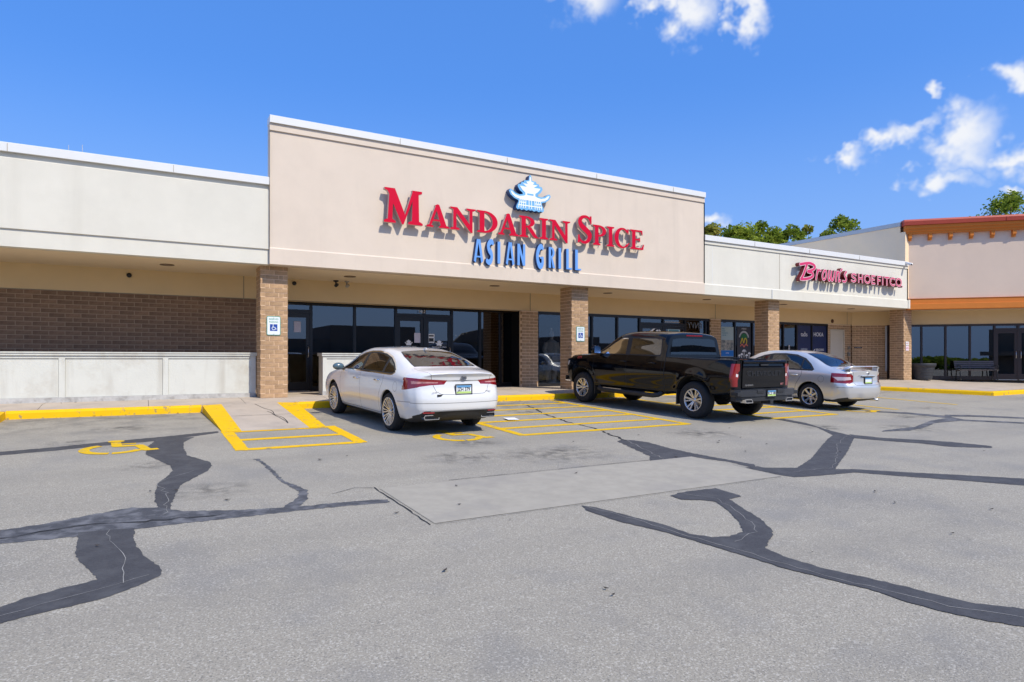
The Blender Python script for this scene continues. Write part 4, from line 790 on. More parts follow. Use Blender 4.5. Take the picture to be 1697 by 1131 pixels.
box('top_shade', 16.85, 17.6, 17.97, 17.985, 2.27, 2.30, mat('shade_trim', (.4, .37, .33)), SF3)
o = text('envy_lettering', 'ENVY', .34, mat('grey_vinyl', (.16, .17, .19)), None, T(18.42, 17.992, 2.18) @ Matrix.Diagonal((-1, 1, 1, 1)), .001, .9, shear=.15); tag(o, 'grey mirrored envy lettering on the dark window', 'lettering')
text('street_number', '2411', .10, mat('grey_vinyl', (.16, .17, .19)), SF4, T(20.05, 17.99, 2.36), .0006)
o = poster('window_poster', 19.80, 20.52, 1.0, 2.18, mat('poster_paper', (.36, .46, .47), rough=.6), 'pale blue phone store poster left of the pier', 'poster')
for k, s_ in enumerate(('HERE', 'YOUR', 'STRENGTH', 'CAN BE.')): text('lettering', s_, .085, mat('teal_print2', (.02, .16, .26)), o, T(19.86, 17.983, 2.10 - .085 * k), .0005, .8, 'LEFT')
box('photo_print', 19.81, 20.51, 17.9826, 17.9838, 1.26, 1.66, mat('photo_print', (.03, .09, .16), rough=.6, col2=(.5, .46, .36), var=.5, vscale=6.5), o); box('blue_band', 19.81, 20.51, 17.9824, 17.9836, 1.02, 1.25, mat('blue_print', (.012, .16, .50)), o)
text('lettering', 'OPEN', .07, print_w, o, T(20.16, 17.981, 1.14), .0005)
o = poster('window_poster', 20.72, 21.52, .85, 2.22, mat('black_poster', (.014, .014, .022), rough=.5), 'black poster with green arch and white palms beside the pier', 'poster')
cx = 21.12; gp = mat('poster_green', (.012, .13, .05)); yp = mat('poster_yellow', (.55, .42, .03)); rp = mat('poster_coral', (.55, .14, .10))
text('lettering', 'Welcome', .07, print_w, o, T(cx, 17.983, 2.13), .0005)
plate('arch', ring2(cx, 1.72, (.30, .32), (.235, .25), 12, 168, 18), 17.982, 17.9835, mat('poster_silver', (.40, .42, .44)), o); plate('green_dome', [ell(cx, 1.72, .20, .22, 16, 0, 180) + [(cx, 1.72)]], 17.982, 17.9835, gp, o)
plate('swirl', stroke([(cx - .2, 1.52), (cx - .1, 1.74), (cx - .02, 1.56), (cx + .06, 1.74), (cx + .16, 1.66), (cx + .14, 1.5)], .045, 4), 17.981, 17.9835, yp, o); plate('swirl', stroke([(cx - .22, 1.42), (cx - .1, 1.5), (cx, 1.4), (cx + .1, 1.5), (cx + .22, 1.44)], .05, 4), 17.98, 17.9835, rp, o)
def palm(px, pz_, h, r):
    q = stroke([(px, pz_), (px + .01, pz_ + h)], .02)
    for a in (20, 60, 100, 140, 170, -15, 195): q += stroke([(px + .01, pz_ + h), (px + .01 + r * .6 * math.cos(R(a)), pz_ + h + r * .55 * math.sin(R(a)) + .01), (px + .01 + r * math.cos(R(a)), pz_ + h + r * .45 * math.sin(R(a)) - .02)], .014)
    return q
for i, (a, b, c, d2) in enumerate(((0, .98, .24, .13), (-.28, .92, .12, .07), (-.14, .93, .16, .08), (.15, .92, .13, .08), (.30, .93, .2, .08))): plate('palm', palm(cx + a, b, c, d2), 17.9806 - .0004 * i, 17.9835, print_w, o)
nv = mat('navy_vinyl', (.006, .016, .075), rough=.5, var=.2, vscale=2)
o = poster('brand_banner', 24.45, 25.34, .35, 2.36, nv, 'navy window banner with taos lettering', 'banner'); text('lettering', 'taōs', .26, print_w, o, T(24.9, 17.982, 1.97), .0006); text('lettering', 'cetrex', .17, mat('pale_grey_print', (.5, .54, .6)), o, T(24.9, 17.982, 1.34), .0006)
o = poster('brand_banner', 25.46, 26.44, .35, 2.36, nv, 'navy window banner with hoka lettering', 'banner'); text('lettering', 'HOKA', .25, print_w, o, T(25.88, 17.982, 1.98), .0006, .95); text('lettering', 'BROOKS', .14, print_w, o, T(25.99, 17.982, 1.31), .0006)
plate('swoosh', [[(25.54, 1.27), (25.60, 1.33), (25.68, 1.36), (25.62, 1.30), (25.56, 1.25)]], 17.981, 17.9835, print_w, o)
o = poster('door_stickers', 23.86, 23.96, 1.05, 1.5, mat('sticker_print', (.30, .30, .31), var=.5, vscale=30), 'small white printed stickers on the shoe store glass', 'sticker')
text('street_number', '1410', .11, mat('grey_vinyl', (.16, .17, .19)), None, M45 @ T(6.5, .02, 2.31), .0006).update_tag()
tag(bpy.data.objects['street_number.002'] if 'street_number.002' in bpy.data.objects else bpy.data.objects['street_number'], 'faint grey street number above the corner store doors', 'lettering')
# ================================================================ vehicles
def pchip(xs, ys, x):
    xs = np.array(xs, float); ys = np.array(ys, float); h = np.diff(xs); d = np.diff(ys) / h; m = np.zeros_like(ys)
    m[0], m[-1] = d[0], d[-1]
    for i in range(1, len(xs) - 1):
        if d[i - 1] * d[i] > 0: w1, w2 = 2 * h[i] + h[i - 1], h[i] + 2 * h[i - 1]; m[i] = (w1 + w2) / (w1 / d[i - 1] + w2 / d[i])
    i = np.clip(np.searchsorted(xs, x) - 1, 0, len(xs) - 2); t = (x - xs[i]) / h[i]
    return (1 + 2 * t) * (1 - t) ** 2 * ys[i] + t * (1 - t) ** 2 * h[i] * m[i] + t * t * (3 - 2 * t) * ys[i + 1] + t * t * (t - 1) * h[i] * m[i + 1]
def loft(stations, nst, m=5, capn=10, warp=None, extra=()):
    """body shell: stations = [(x, [(y,z) ring points from belly centre to roof centre])]; mirrored, capped front and rear"""
    xs = [s[0] for s in stations]; nr = len(stations[0][1])
    X = sorted(set(list(np.linspace(xs[0], xs[-1], nst)) + list(extra)))
    Yk = np.array([[pchip(xs, [s[1][k][0] for s in stations], x) for k in range(nr)] for x in X]); Zk = np.array([[pchip(xs, [s[1][k][1] for s in stations], x) for k in range(nr)] for x in X])
    rings = []
    for i, x in enumerate(X): rings.append([(x, max(0.0, a), b) for a, b in cr(list(zip(Yk[i], Zk[i])), m)])
    rows_ = [[(x, y * t, z) for x, y, z in rings[0]] for t in np.linspace(0, 1, capn)[:-1]] + rings + [[(x, y * t, z) for x, y, z in rings[-1]] for t in np.linspace(1, 0, capn)[1:]]
    bm = bmesh.new(); G = []
    for r in rows_:
        gl, gr = [], []
        for x, y, z in r:
            p = warp(x, y, z) if warp else (x, y, z); v = bm.verts.new(p); gl.append(v)
            gr.append(v if y < 1e-7 else bm.verts.new((p[0], -p[1], p[2])))
        G.append((gl, gr))
    for s in (0, 1):
        for i in range(len(G) - 1):
            for k in range(len(G[0][0]) - 1):
                q = [G[i][s][k], G[i + 1][s][k], G[i + 1][s][k + 1], G[i][s][k + 1]]; u = []
                for v in q:
                    if v not in u: u.append(v)
                if len(u) >= 3:
                    try: bm.faces.new(u if s == 0 else u[::-1])
                    except ValueError: pass
    bmesh.ops.remove_doubles(bm, verts=bm.verts[:], dist=1e-5)
    bmesh.ops.dissolve_degenerate(bm, dist=1e-5, edges=bm.edges[:])
    bmesh.ops.recalc_face_normals(bm, faces=bm.faces[:])
    return bm
def inpoly(p, poly):
    x, y = p; c = False; n = len(poly)
    for i in range(n):
        (x1, y1), (x2, y2) = poly[i], poly[(i + 1) % n]
        if (y1 > y) != (y2 > y) and x < (x2 - x1) * (y - y1) / (y2 - y1) + x1: c = not c
    return c
AX = {'xz': (0, 2, 1), 'yz': (1, 2, 0), 'xy': (0, 1, 2)}
class Shell:
    """carve outlines into a body shell; every carved region becomes a part of its own"""
    def __init__(self, bm): self.bm = bm; self.lay = bm.faces.layers.int.new('part'); self.names = {0: 'body'}
    def carve(self, poly, ax, name, filt, only=None, delete=False):
        a, b, c = AX[ax]; bm = self.bm
        x0, x1 = min(p[0] for p in poly), max(p[0] for p in poly); y0, y1 = min(p[1] for p in poly), max(p[1] for p in poly)
        def cand():
            o = []
            for f in bm.faces:
                if not filt(f.calc_center_median(), f.normal): continue
                us = [v.co[a] for v in f.verts]; vs = [v.co[b] for v in f.verts]
                if max(us) < x0 or min(us) > x1 or max(vs) < y0 or min(vs) > y1: continue
                o.append(f)
            return o
        C = cand()
        for i in range(len(poly)):
            p, q = poly[i], poly[(i + 1) % len(poly)]; d = (q[0] - p[0], q[1] - p[1]); l = math.hypot(*d)
            if l < 1e-6: continue
            no = [0, 0, 0]; no[a] = -d[1] / l; no[b] = d[0] / l; co = [0, 0, 0]; co[a], co[b] = p
            lo = (min(p[0], q[0]) - .03, min(p[1], q[1]) - .03); hi = (max(p[0], q[0]) + .03, max(p[1], q[1]) + .03)
            sub = [f for f in C if f.is_valid and not (max(v.co[a] for v in f.verts) < lo[0] or min(v.co[a] for v in f.verts) > hi[0] or max(v.co[b] for v in f.verts) < lo[1] or min(v.co[b] for v in f.verts) > hi[1])]
            es = {e for f in sub for e in f.edges}; vs = {v for f in sub for v in f.verts}
            r = bmesh.ops.bisect_plane(bm, geom=sub + list(es) + list(vs), plane_co=co, plane_no=no, dist=1e-6)
            new = [g for g in r['geom'] if isinstance(g, bmesh.types.BMFace)]
            C = list({f for f in C if f.is_valid} | set(new))
        res = []
        for f in C:
            if not f.is_valid: continue
            m = f.calc_center_median()
            if inpoly((m[a], m[b]), poly) and (only is None or self.names.get(f[self.lay]) in only): res.append(f)
        if delete: 
            bmesh.ops.delete(bm, geom=res, context='FACES'); return []
        if name not in self.names.values(): self.names[len(self.names)] = name
        k = [i for i, n in self.names.items() if n == name][0]
        for f in res: f[self.lay] = k
        return res
    def split(self, root, spec, flat=()):
        """spec: part -> (object name, material, parent part or None); same part may be split left/right"""
        bm = self.bm; bm.normal_update(); objs = {}
        groups = {}
        for f in bm.faces: groups.setdefault(self.names[f[self.lay]], []).append(f)
        for nm in spec:
            if nm not in groups: continue
            on, mt, pa = spec[nm]; ix = {}; V = []; N = []; F = []
            for f in groups[nm]:
                t = []
                for v in f.verts:
                    if v not in ix: ix[v] = len(V); V.append(tuple(v.co)); N.append(tuple(v.normal))
                    t.append(ix[v])
                F.append(t)
            o = mesh(on, V, F, mt, objs[pa] if pa else root, nm not in flat)
            if nm not in flat: o.data.normals_split_custom_set_from_vertices(N)
            objs[nm] = o
        return objs
def opoly(poly, d):
    """offset a closed polygon outwards by d"""
    n = len(poly); s = sum(poly[i][0] * poly[(i + 1) % n][1] - poly[(i + 1) % n][0] * poly[i][1] for i in range(n)); sg = 1 if s > 0 else -1; o = []
    for i in range(n):
        a, b, c = poly[i - 1], poly[i], poly[(i + 1) % n]
        def nr(p, q): l = math.hypot(q[0] - p[0], q[1] - p[1]) or 1e-9; return ((q[1] - p[1]) / l * sg, -(q[0] - p[0]) / l * sg)
        n0, n1 = nr(a, b), nr(b, c); k = 1 + n0[0] * n1[0] + n0[1] * n1[1]; k = max(k, .35)
        o.append((b[0] + (n0[0] + n1[0]) / k * d, b[1] + (n0[1] + n1[1]) / k * d))
    return o
def gapline(sh, pts, ax, filt, w=.007, name='panel_gap', only=('body',)):
    for q in stroke(pts, w)[:len(pts) - 1]: sh.carve(q, ax, name, filt, only)
def circ(cx, cz, r, n=36): return [(cx + r * math.cos(2 * math.pi * k / n), cz + r * math.sin(2 * math.pi * k / n)) for k in range(n)]
def arch(sh, cx, cz, r, ymin, zmax, ydeep):
    for s in (1, -1):
        sh.carve(circ(cx, cz, r), 'xz', 'x', lambda c, n, s=s: c.y * s > ymin and c.z < zmax, None, True)
        be = [e for e in sh.bm.edges if len(e.link_faces) == 1 and all(v.co.y * s > ymin * .9 and abs(math.hypot(v.co.x - cx, v.co.z - cz) - r) < .012 for v in e.verts)]
        if 'wheel_well' not in sh.names.values(): sh.names[len(sh.names)] = 'wheel_well'
        k = [i for i, n in sh.names.items() if n == 'wheel_well'][0]; nv = {}
        def inner(v, d):
            if (v, d) not in nv: nv[(v, d)] = sh.bm.verts.new((v.co.x, s * (ydeep if d else max(ydeep, abs(v.co.y) - .03)), v.co.z))
            return nv[(v, d)]
        for e in be:
            a, b = e.verts
            for f in ([a, b, inner(b, 0), inner(a, 0)], [inner(a, 0), inner(b, 0), inner(b, 1), inner(a, 1)]):
                try: q = sh.bm.faces.new(f); q[sh.lay] = k if f[0] is not a else 0
                except ValueError: pass
tyre_m = mat('tyre_rubber', (.018, .018, .019), rough=.85, var=.2, vscale=20); rim_m = mat('machined_alloy', (.62, .61, .60), rough=.25, metal=.75); rim_d = mat('dark_rim_well', (.035, .035, .037), rough=.5, metal=.4)
cabin = mat('cabin_trim', (.035, .032, .030), rough=.85); chrome = mat('chrome', (.78, .78, .79), rough=.08, metal=1); wellm = mat('wheel_well_liner', (.008, .008, .008), rough=.95); gapm = mat('panel_gap_shadow', (.02, .02, .02), rough=1); seat_m = mat('seat_leather', (.05, .046, .042), rough=.7)
plas = mat('matte_black_plastic', (.020, .020, .021), rough=.6); redl = mat('tail_lamp_red', (.23, .003, .007), rough=.12, coat=1.0, spec=.6); clearl = mat('lamp_clear', (.70, .66, .66), rough=.12, coat=1.0); lensp = mat('lamp_lens_pink', (.46, .20, .17), rough=.15, coat=1.0, var=.45, vscale=14)
def wheel(root, x, y, r, w, rim_r, style, side):
    """tyre, rim and spokes; axis along y; side=+1 left"""
    M = Matrix.Translation((x, y, r))
    if side < 0: M = M @ Matrix.Rotation(math.pi, 4, 'Z')
    h = w / 2
    t = lathe('wheel', [(rim_r, -h * .85), (rim_r + .015, -h), (r - .05, -h * 1.02), (r - .015, -h * .86), (r, -h * .60), (r, h * .60), (r - .015, h * .86), (r - .05, h * 1.02), (rim_r + .03, h * 1.0), (rim_r + .006, h * .93)], tyre_m, root, 48, M, axis='Y')
    lathe('rim_barrel', [(rim_r + .008, h * .94), (rim_r - .004, h * .97), (rim_r - .018, h * .90), (rim_r - .03, h * .3), (rim_r - .035, -h * .6), (.05, -h * .6), (0, -h * .6)], rim_d, t, 48, M, axis='Y')
    lathe('brake_disc', [(.05, -h * .3), (rim_r * .72, -h * .3), (rim_r * .72, -h * .2), (.05, -h * .2)], steel, t, 32, M, axis='Y')
    bm = bmesh.new(); pf = [(rim_r + .010, h * .93), (rim_r + .008, h * 1.0), (rim_r - .008, h * 1.0), (rim_r - .022, h * .82)]
    if style == 'multi': n, groups = 10, [(-.105, .012), (.105, .012)]
    elif style == 'six': n, groups = 6, [(-.15, .022), (.15, .022)]
    else: n, groups = 7, [(0, .030)]
    for k in range(n):
        a0 = 2 * math.pi * k / n
        for da, hw in groups:
            spread = da * (1.25 if style != 'seven' else 1)
            pts = []
            for rr_, yy, ww, aa in ((.045, .55, hw * 1.1, a0 + spread * .6), (rim_r * .55, .74, hw, a0 + spread), (rim_r - .012, .90, hw * 1.15, a0 + spread * (1.1 if style == 'multi' else 1.0))):
                cx_, cz_ = rr_ * math.cos(aa), rr_ * math.sin(aa); tx, tz = -math.sin(aa), math.cos(aa)
                pts.append([bm.verts.new(M @ Vector((cx_ + tx * s * ww, h * (yy + dy), cz_ + tz * s * ww))) for s, dy in ((-1, -.10), (-.7, .06), (.7, .06), (1, -.10))])
            for i in range(2):
                for j in range(3): bm.faces.new((pts[i][j], pts[i][j + 1], pts[i + 1][j + 1], pts[i + 1][j]))
    bmobj('spokes', bm, rim_m, t)
    lathe('rim_lip', pf, rim_m, t, 48, M, axis='Y'); lathe('hub_cap', [(0, h * .70), (.03, h * .69), (.048, h * .60), (.058, h * .45)], rim_m, t, 20, M, axis='Y')
    return t
def seats(root, xs, hw, zseat, zback, parent_name='seat'):
    for x in xs:
        for s in (1, -1):
            y = s * hw; bm = bmesh.new(); sh_ = Matrix.Shear('XY', 4, (0, 0))
            addbox(bm, x, x + .5, y - .24, y + .24, zseat - .14, zseat); addbox(bm, x - .16, x + .0, y - .23, y + .23, zseat, zback); addbox(bm, x - .17, x - .07, y - .13, y + .13, zback + .04, zback + .22); addbox(bm, x - .13, x - .11, y - .06, y + .06, zback - .01, zback + .05)
            bmesh.ops.bevel(bm, geom=bm.edges[:], offset=.025, segments=2, affect='EDGES'); bmobj('seat', bm, seat_m, root)
def license_plate(root, M, chars, sub=True, w=.305, h=.152):
    p = plate('license_plate', [rr(-w / 2, -h / 2, w / 2, h / 2, .012)], -.006, 0, mat('plate_white', (.74, .76, .76), rough=.4), root, M)
    plate('plate_top', [rect(-w / 2 + .012, h / 2 - .045, w / 2 - .012, h / 2 - .01)], -.0072, -.0062, mat('plate_blue', (.10, .28, .50)), p, M); plate('plate_bottom', [rect(-w / 2 + .012, -h / 2 + .008, w / 2 - .012, -h / 2 + .04)], -.0072, -.0062, mat('plate_green', (.45, .62, .16)), p, M)
    text('plate_number', chars, .088, black, p, M @ T(0, -.0078, -.002), .0006, .82, bold=.002)
    fr = [[(-w / 2 - .014, -h / 2 - .014), (w / 2 + .014, -h / 2 - .014), (w / 2 + .014, -h / 2 + .004), (-w / 2 - .014, -h / 2 + .004)], rect(-w / 2 - .014, h / 2 - .004, w / 2 + .014, h / 2 + .012), rect(-w / 2 - .014, -h / 2, -w / 2 + .004, h / 2), rect(w / 2 - .004, -h / 2, w / 2 + .014, h / 2)]
    plate('plate_frame', fr, -.012, -.002, black, p, M); return p
def bolt_on(sh, p0, d):
    """first hit of the shell along direction d from p0"""
    from mathutils.bvhtree import BVHTree
    t = BVHTree.FromBMesh(sh.bm); loc, n, i, dist = t.ray_cast(Vector(p0), Vector(d)); return loc, n
def place(root, x, y, heading, z0=None):
    """root stands with its origin midway between the axles; lot slope is followed"""
    pitch = math.atan(.04) * math.cos(heading - math.pi / 2)
    root.matrix_basis = Matrix.Translation((x, y, lz(y) + (z0 or 0))) @ Matrix.Rotation(heading, 4, 'Z') @ Matrix.Rotation(-pitch, 4, 'Y')
# rear-facing frame: local x of lettering runs to the car's left when seen from behind -> mirror so it reads correctly
def REAR(x, y, z, tilt=0.0): return Matrix.Translation((x, y, z)) @ Matrix.Rotation(-math.pi / 2, 4, 'Z') @ Matrix.Rotation(tilt, 4, 'X')
LB = lambda c, n: c.x < -1.9
def side(s, lo=.45): return lambda c, n, s=s: c.y * s > lo and abs(n.y) > .12
# ---------------------------------------------------------------- saloon cars
def saloon(name, label, paint, ST, ax_r, ax_f, wr, spec, glass_m, warp, wheel_style, rimr, tyw):
    root = empty(name); tag(root, label, 'car', 'cars parked in front of the shops')
    sh = Shell(loft(ST, 120, 5, 11, warp))
    dlo, panes = spec['dlo'], spec['panes']
    for s in (1, -1):
        sh.carve(opoly(dlo, .022), 'xz', 'window_trim_%d' % s, side(s)); sh.carve(dlo, 'xz', 'pillar_black_%d' % s, side(s))
        for i, pn in enumerate(panes): sh.carve(pn, 'xz', 'side_window_%d_%d' % (i, s), side(s))
    up = lambda c, n: n.z > .15
    sh.carve(opoly(spec['rearglass'], .02), 'xy', 'rear_glass_seal', lambda c, n: n.z > .15 and c.z > 1.05 and c.x < -.6); sh.carve(spec['rearglass'], 'xy', 'rear_window', lambda c, n: n.z > .15 and c.z > 1.05 and c.x < -.6)
    sh.carve(opoly(spec['windshield'], .02), 'xy', 'windshield_seal', lambda c, n: n.z > .15 and c.z > .95 and c.x > 0); sh.carve(spec['windshield'], 'xy', 'windshield', lambda c, n: n.z > .15 and c.z > .95 and c.x > 0)
    for s in (1, -1):
        for g in spec['gaps']: gapline(sh, g, 'xz', side(s, .5))
        sh.carve(circ(*spec['fuel'][:2], spec['fuel'][2], 20), 'xz', 'g', lambda c, n: False)
        if s == 1: gapline(sh, [*circ(*spec['fuel'], 16), circ(*spec['fuel'], 16)[0]], 'xz', side(1, .6), .005)
        sh.carve([(a * s, b) for a, b in spec['lamp']], 'yz', 'tail_lamp_%d' % s, lambda c, n, s=s: c.x < spec['lampx'] and c.y * s > 0)
        for i, q in enumerate(spec['lampclear']): sh.carve([(a * s, b) for a, b in q], 'yz', 'lamp_lens_%d' % s, lambda c, n, s=s: c.x < spec['lampx'] and c.y * s > 0)
        sh.carve([(a, b * 1) for a, b in spec['headlamp']], 'xz', 'headlamp_%d' % s, lambda c, n, s=s: c.y * s > .35 and c.x > 1.5)
    for g in spec['reargaps']: 
        for s in (1, -1): gapline(sh, [(a * s, b) for a, b in g], 'yz', lambda c, n, s=s: c.x < -2.0 and c.y * s > -.01 and abs(n.x) > .2)
    for g in spec['topgaps']:
        for s in (1, -1): gapline(sh, [(a, b * s) for a, b in g], 'xy', lambda c, n: n.z > .5 and .8 < c.z < 1.3)
    if spec.get('insert'): sh.carve(spec['insert'], 'yz', 'bumper_insert', lambda c, n: c.x < -2.15)
    if spec.get('chromebar'): sh.carve(spec['chromebar'], 'yz', 'chrome_bar', lambda c, n: c.x < -2.2, ('body', 'panel_gap'))
    sh.carve(rect(-3, -2, 3, 2), 'xy', 'underbody', lambda c, n: n.z < -.6 and c.z < .36)
    sh.carve([(-.40, .40), (.40, .40), (.42, .60), (-.42, .60)], 'yz', 'front_grille', lambda c, n: c.x > 2.0)
    for cx in (ax_r, ax_f): arch(sh, cx, wr + .005, wr + .052, .5, .95, .52)
    pl_at = bolt_on(sh, (-4, 0, spec['platez']), (1, 0, 0)); bd_at = bolt_on(sh, (-4, 0, spec['badgez']), (1, 0, 0))
    gm = glass_m; sp = {'body': ('body', paint, None), 'underbody': ('underbody', plas, None), 'wheel_well': ('wheel_well', wellm, None), 'panel_gap': ('panel_gap', gapm, 'body'), 'rear_glass_seal': ('glass_seal', plas, 'body'), 'windshield_seal': ('glass_seal', plas, 'body'),
        'rear_window': ('rear_window', gm, None), 'windshield': ('windshield', gm, None), 'bumper_insert': ('bumper_insert', plas, None), 'chrome_bar': ('chrome_strip', chrome, 'body'), 'front_grille': ('grille', plas, None)}
    for s in (1, -1):
        sp['window_trim_%d' % s] = ('window_trim', spec['trim_m'], 'body'); sp['pillar_black_%d' % s] = ('door_pillar', plas, 'body')
        for i in range(len(panes)): sp['side_window_%d_%d' % (i, s)] = ('side_window', gm, None)
        sp['tail_lamp_%d' % s] = ('tail_lamp', redl, None); sp['lamp_lens_%d' % s] = ('lens', spec['lens_m'], 'tail_lamp_%d' % s); sp['headlamp_%d' % s] = ('headlamp', clearl, None)
    ob = sh.split(root, sp)
    hw = spec['track'] / 2
    for cx in (ax_r, ax_f):
        for s in (1, -1): wheel(root, cx, s * hw, wr, tyw, rimr, wheel_style, s)
    seats(root, (.25, -.75), .37, .52, .98)
    box('parcel_shelf', -1.75, -1.0, -.62, .62, .93, .95, cabin, root); box('dashboard', .75, 1.2, -.68, .68, .7, .93, cabin, root, bev=.03); box('cabin_floor', -1.7, 1.3, -.7, .7, .28, .32, cabin, root)
    # mirrors and handles on both flanks
    for s in (1, -1):
        bm = bmesh.new(); bmesh.ops.create_uvsphere(bm, u_segments=16, v_segments=10, radius=1); bm.transform(T(.86, s * 1.0, 1.03) @ Matrix.Diagonal((.075, .12, .075, 1))); mo = bmobj('door_mirror', bm, spec['mirror_m'], root, True)
        bm = bmesh.new(); addtube(bm, [(.88, s * .84, .965), (.87, s * .95, .99)], .022, 8); bmobj('mirror_arm', bm, plas, mo, True)
        for hx, hz in spec['handles']:
            loc, n = bolt_on(sh, (hx, s * 3, hz), (0, -s, 0)); bm = bmesh.new(); yy = loc.y + s * .028
            addtube(bm, [(hx - .10, loc.y, hz), (hx - .085, yy, hz + .004), (hx + .085, yy, hz), (hx + .10, loc.y, hz - .004)], [.012, .015, .015, .012], 8); bmobj('door_handle', bm, spec['handle_m'], root, True)
    return root, sh, pl_at, bd_at
white_p = mat('pearl_white_paint', (.72, .715, .70), rough=.25, coat=1.0); silver_p = mat('silver_paint', (.70, .685, .66), rough=.28, metal=.5, coat=1.0); black_p = mat('black_paint', (.003, .0032, .0048), rough=.5, coat=.8, spec=.0)
car_glass = glassmat('car_glass', (.21, .25, .24), .09); dark_glass = glassmat('privacy_glass', (.07, .075, .08), .075)
def wz(lst): return lst
A_ST = [
 (-2.47, [(0, .30), (.50, .30), (.70, .32), (.77, .46), (.795, .66), (.785, .84), (.755, .965), (.66, 1.025), (.50, 1.05), (.28, 1.062), (0, 1.066)]),
 (-2.30, [(0, .24), (.55, .24), (.78, .27), (.855, .44), (.88, .66), (.875, .84), (.84, .975), (.72, 1.055), (.56, 1.085), (.30, 1.10), (0, 1.105)]),
 (-1.95, [(0, .20), (.58, .20), (.81, .24), (.895, .44), (.915, .66), (.91, .84), (.875, .985), (.755, 1.085), (.61, 1.12), (.33, 1.14), (0, 1.146)]),
 (-1.75, [(0, .20), (.60, .20), (.81, .24), (.895, .44), (.918, .66), (.912, .85), (.878, .987), (.745, 1.125), (.605, 1.178), (.33, 1.20), (0, 1.206)]),
 (-1.40, [(0, .20), (.60, .20), (.81, .23), (.895, .43), (.918, .66), (.912, .85), (.878, .987), (.745, 1.20), (.60, 1.288), (.34, 1.318), (0, 1.328)]),
 (-1.00, [(0, .19), (.60, .19), (.80, .22), (.885, .42), (.915, .66), (.908, .85), (.878, .985), (.75, 1.225), (.605, 1.372), (.35, 1.408), (0, 1.420)]),
 (-.50, [(0, .19), (.60, .19), (.80, .22), (.88, .42), (.912, .66), (.905, .85), (.876, .982), (.757, 1.225), (.61, 1.415), (.36, 1.452), (0, 1.464)]),
 (0.0, [(0, .19), (.60, .19), (.80, .22), (.88, .42), (.912, .66), (.905, .85), (.874, .976), (.76, 1.215), (.612, 1.41), (.36, 1.449), (0, 1.462)]),
 (.40, [(0, .19), (.60, .19), (.80, .22), (.88, .42), (.912, .66), (.903, .845), (.872, .968), (.757, 1.19), (.615, 1.358), (.36, 1.404), (0, 1.42)]),
 (.80, [(0, .19), (.60, .19), (.80, .22), (.885, .42), (.912, .65), (.90, .84), (.87, .958), (.745, 1.115), (.625, 1.215), (.38, 1.272), (0, 1.292)]),
 (1.20, [(0, .20), (.60, .20), (.81, .24), (.892, .44), (.915, .65), (.90, .82), (.868, .94), (.755, 1.01), (.64, 1.042), (.40, 1.078), (0, 1.092)]),
 (1.45, [(0, .20), (.60, .20), (.81, .24), (.893, .44), (.915, .64), (.895, .80), (.86, .905), (.755, .955), (.62, .98), (.38, 1.0), (0, 1.01)]),
 (1.90, [(0, .20), (.55, .20), (.79, .24), (.875, .43), (.895, .61), (.87, .75), (.82, .835), (.73, .875), (.60, .895), (.36, .915), (0, .922)]),
 (2.25, [(0, .22), (.45, .22), (.70, .26), (.79, .42), (.81, .56), (.775, .67), (.72, .735), (.64, .77), (.54, .785), (.33, .805), (0, .81)]),
 (2.42, [(0, .28), (.30, .28), (.52, .31), (.60, .42), (.62, .53), (.59, .61), (.55, .655), (.46, .68), (.36, .69), (.20, .70), (0, .70)])]
def sst(t): t = max(0.0, min(1.0, t)); return t * t * (3 - 2 * t)
def A_warp(x, y, z):
    w = sst((-1.95 - x) / .5); wf = sst((x - 1.8) / .6)
    dx = w * (.17 * (abs(y) / .80) ** 3 + np.interp(z, [.25, .34, .46, .62, .72, .80, .93, 1.0, 1.06, 1.12], [.10, .02, -.035, -.05, -.03, .0, .015, .0, -.045, -.02]))
    return (x + dx - wf * .10 * (abs(y) / .8) ** 2, y, z)
A_DLO = [(1.0, .992), (.72, 1.115), (.45, 1.232), (.2, 1.312), (-.1, 1.358), (-.45, 1.368), (-.8, 1.345), (-1.1, 1.285), (-1.36, 1.185), (-1.53, 1.085), (-1.545, 1.045), (-1.50, 1.015), (-1.42, 1.005), (-.6, 1.005), (.2, 1.0)]
def clipx(poly, x0, x1):
    """vertical slice of a polygon"""
    def cut(P, x, keep):
        o = []
        for i in range(len(P)):
            a, b = P[i], P[(i + 1) % len(P)]; ia, ib = keep(a[0]), keep(b[0])
            if ia: o.append(a)
            if ia != ib: t = (x - a[0]) / (b[0] - a[0]); o.append((x, a[1] + (b[1] - a[1]) * t))
        return o
    return cut(cut(poly, x0, lambda v: v >= x0), x1, lambda v: v <= x1)
A_IN = opoly(A_DLO, -.022)
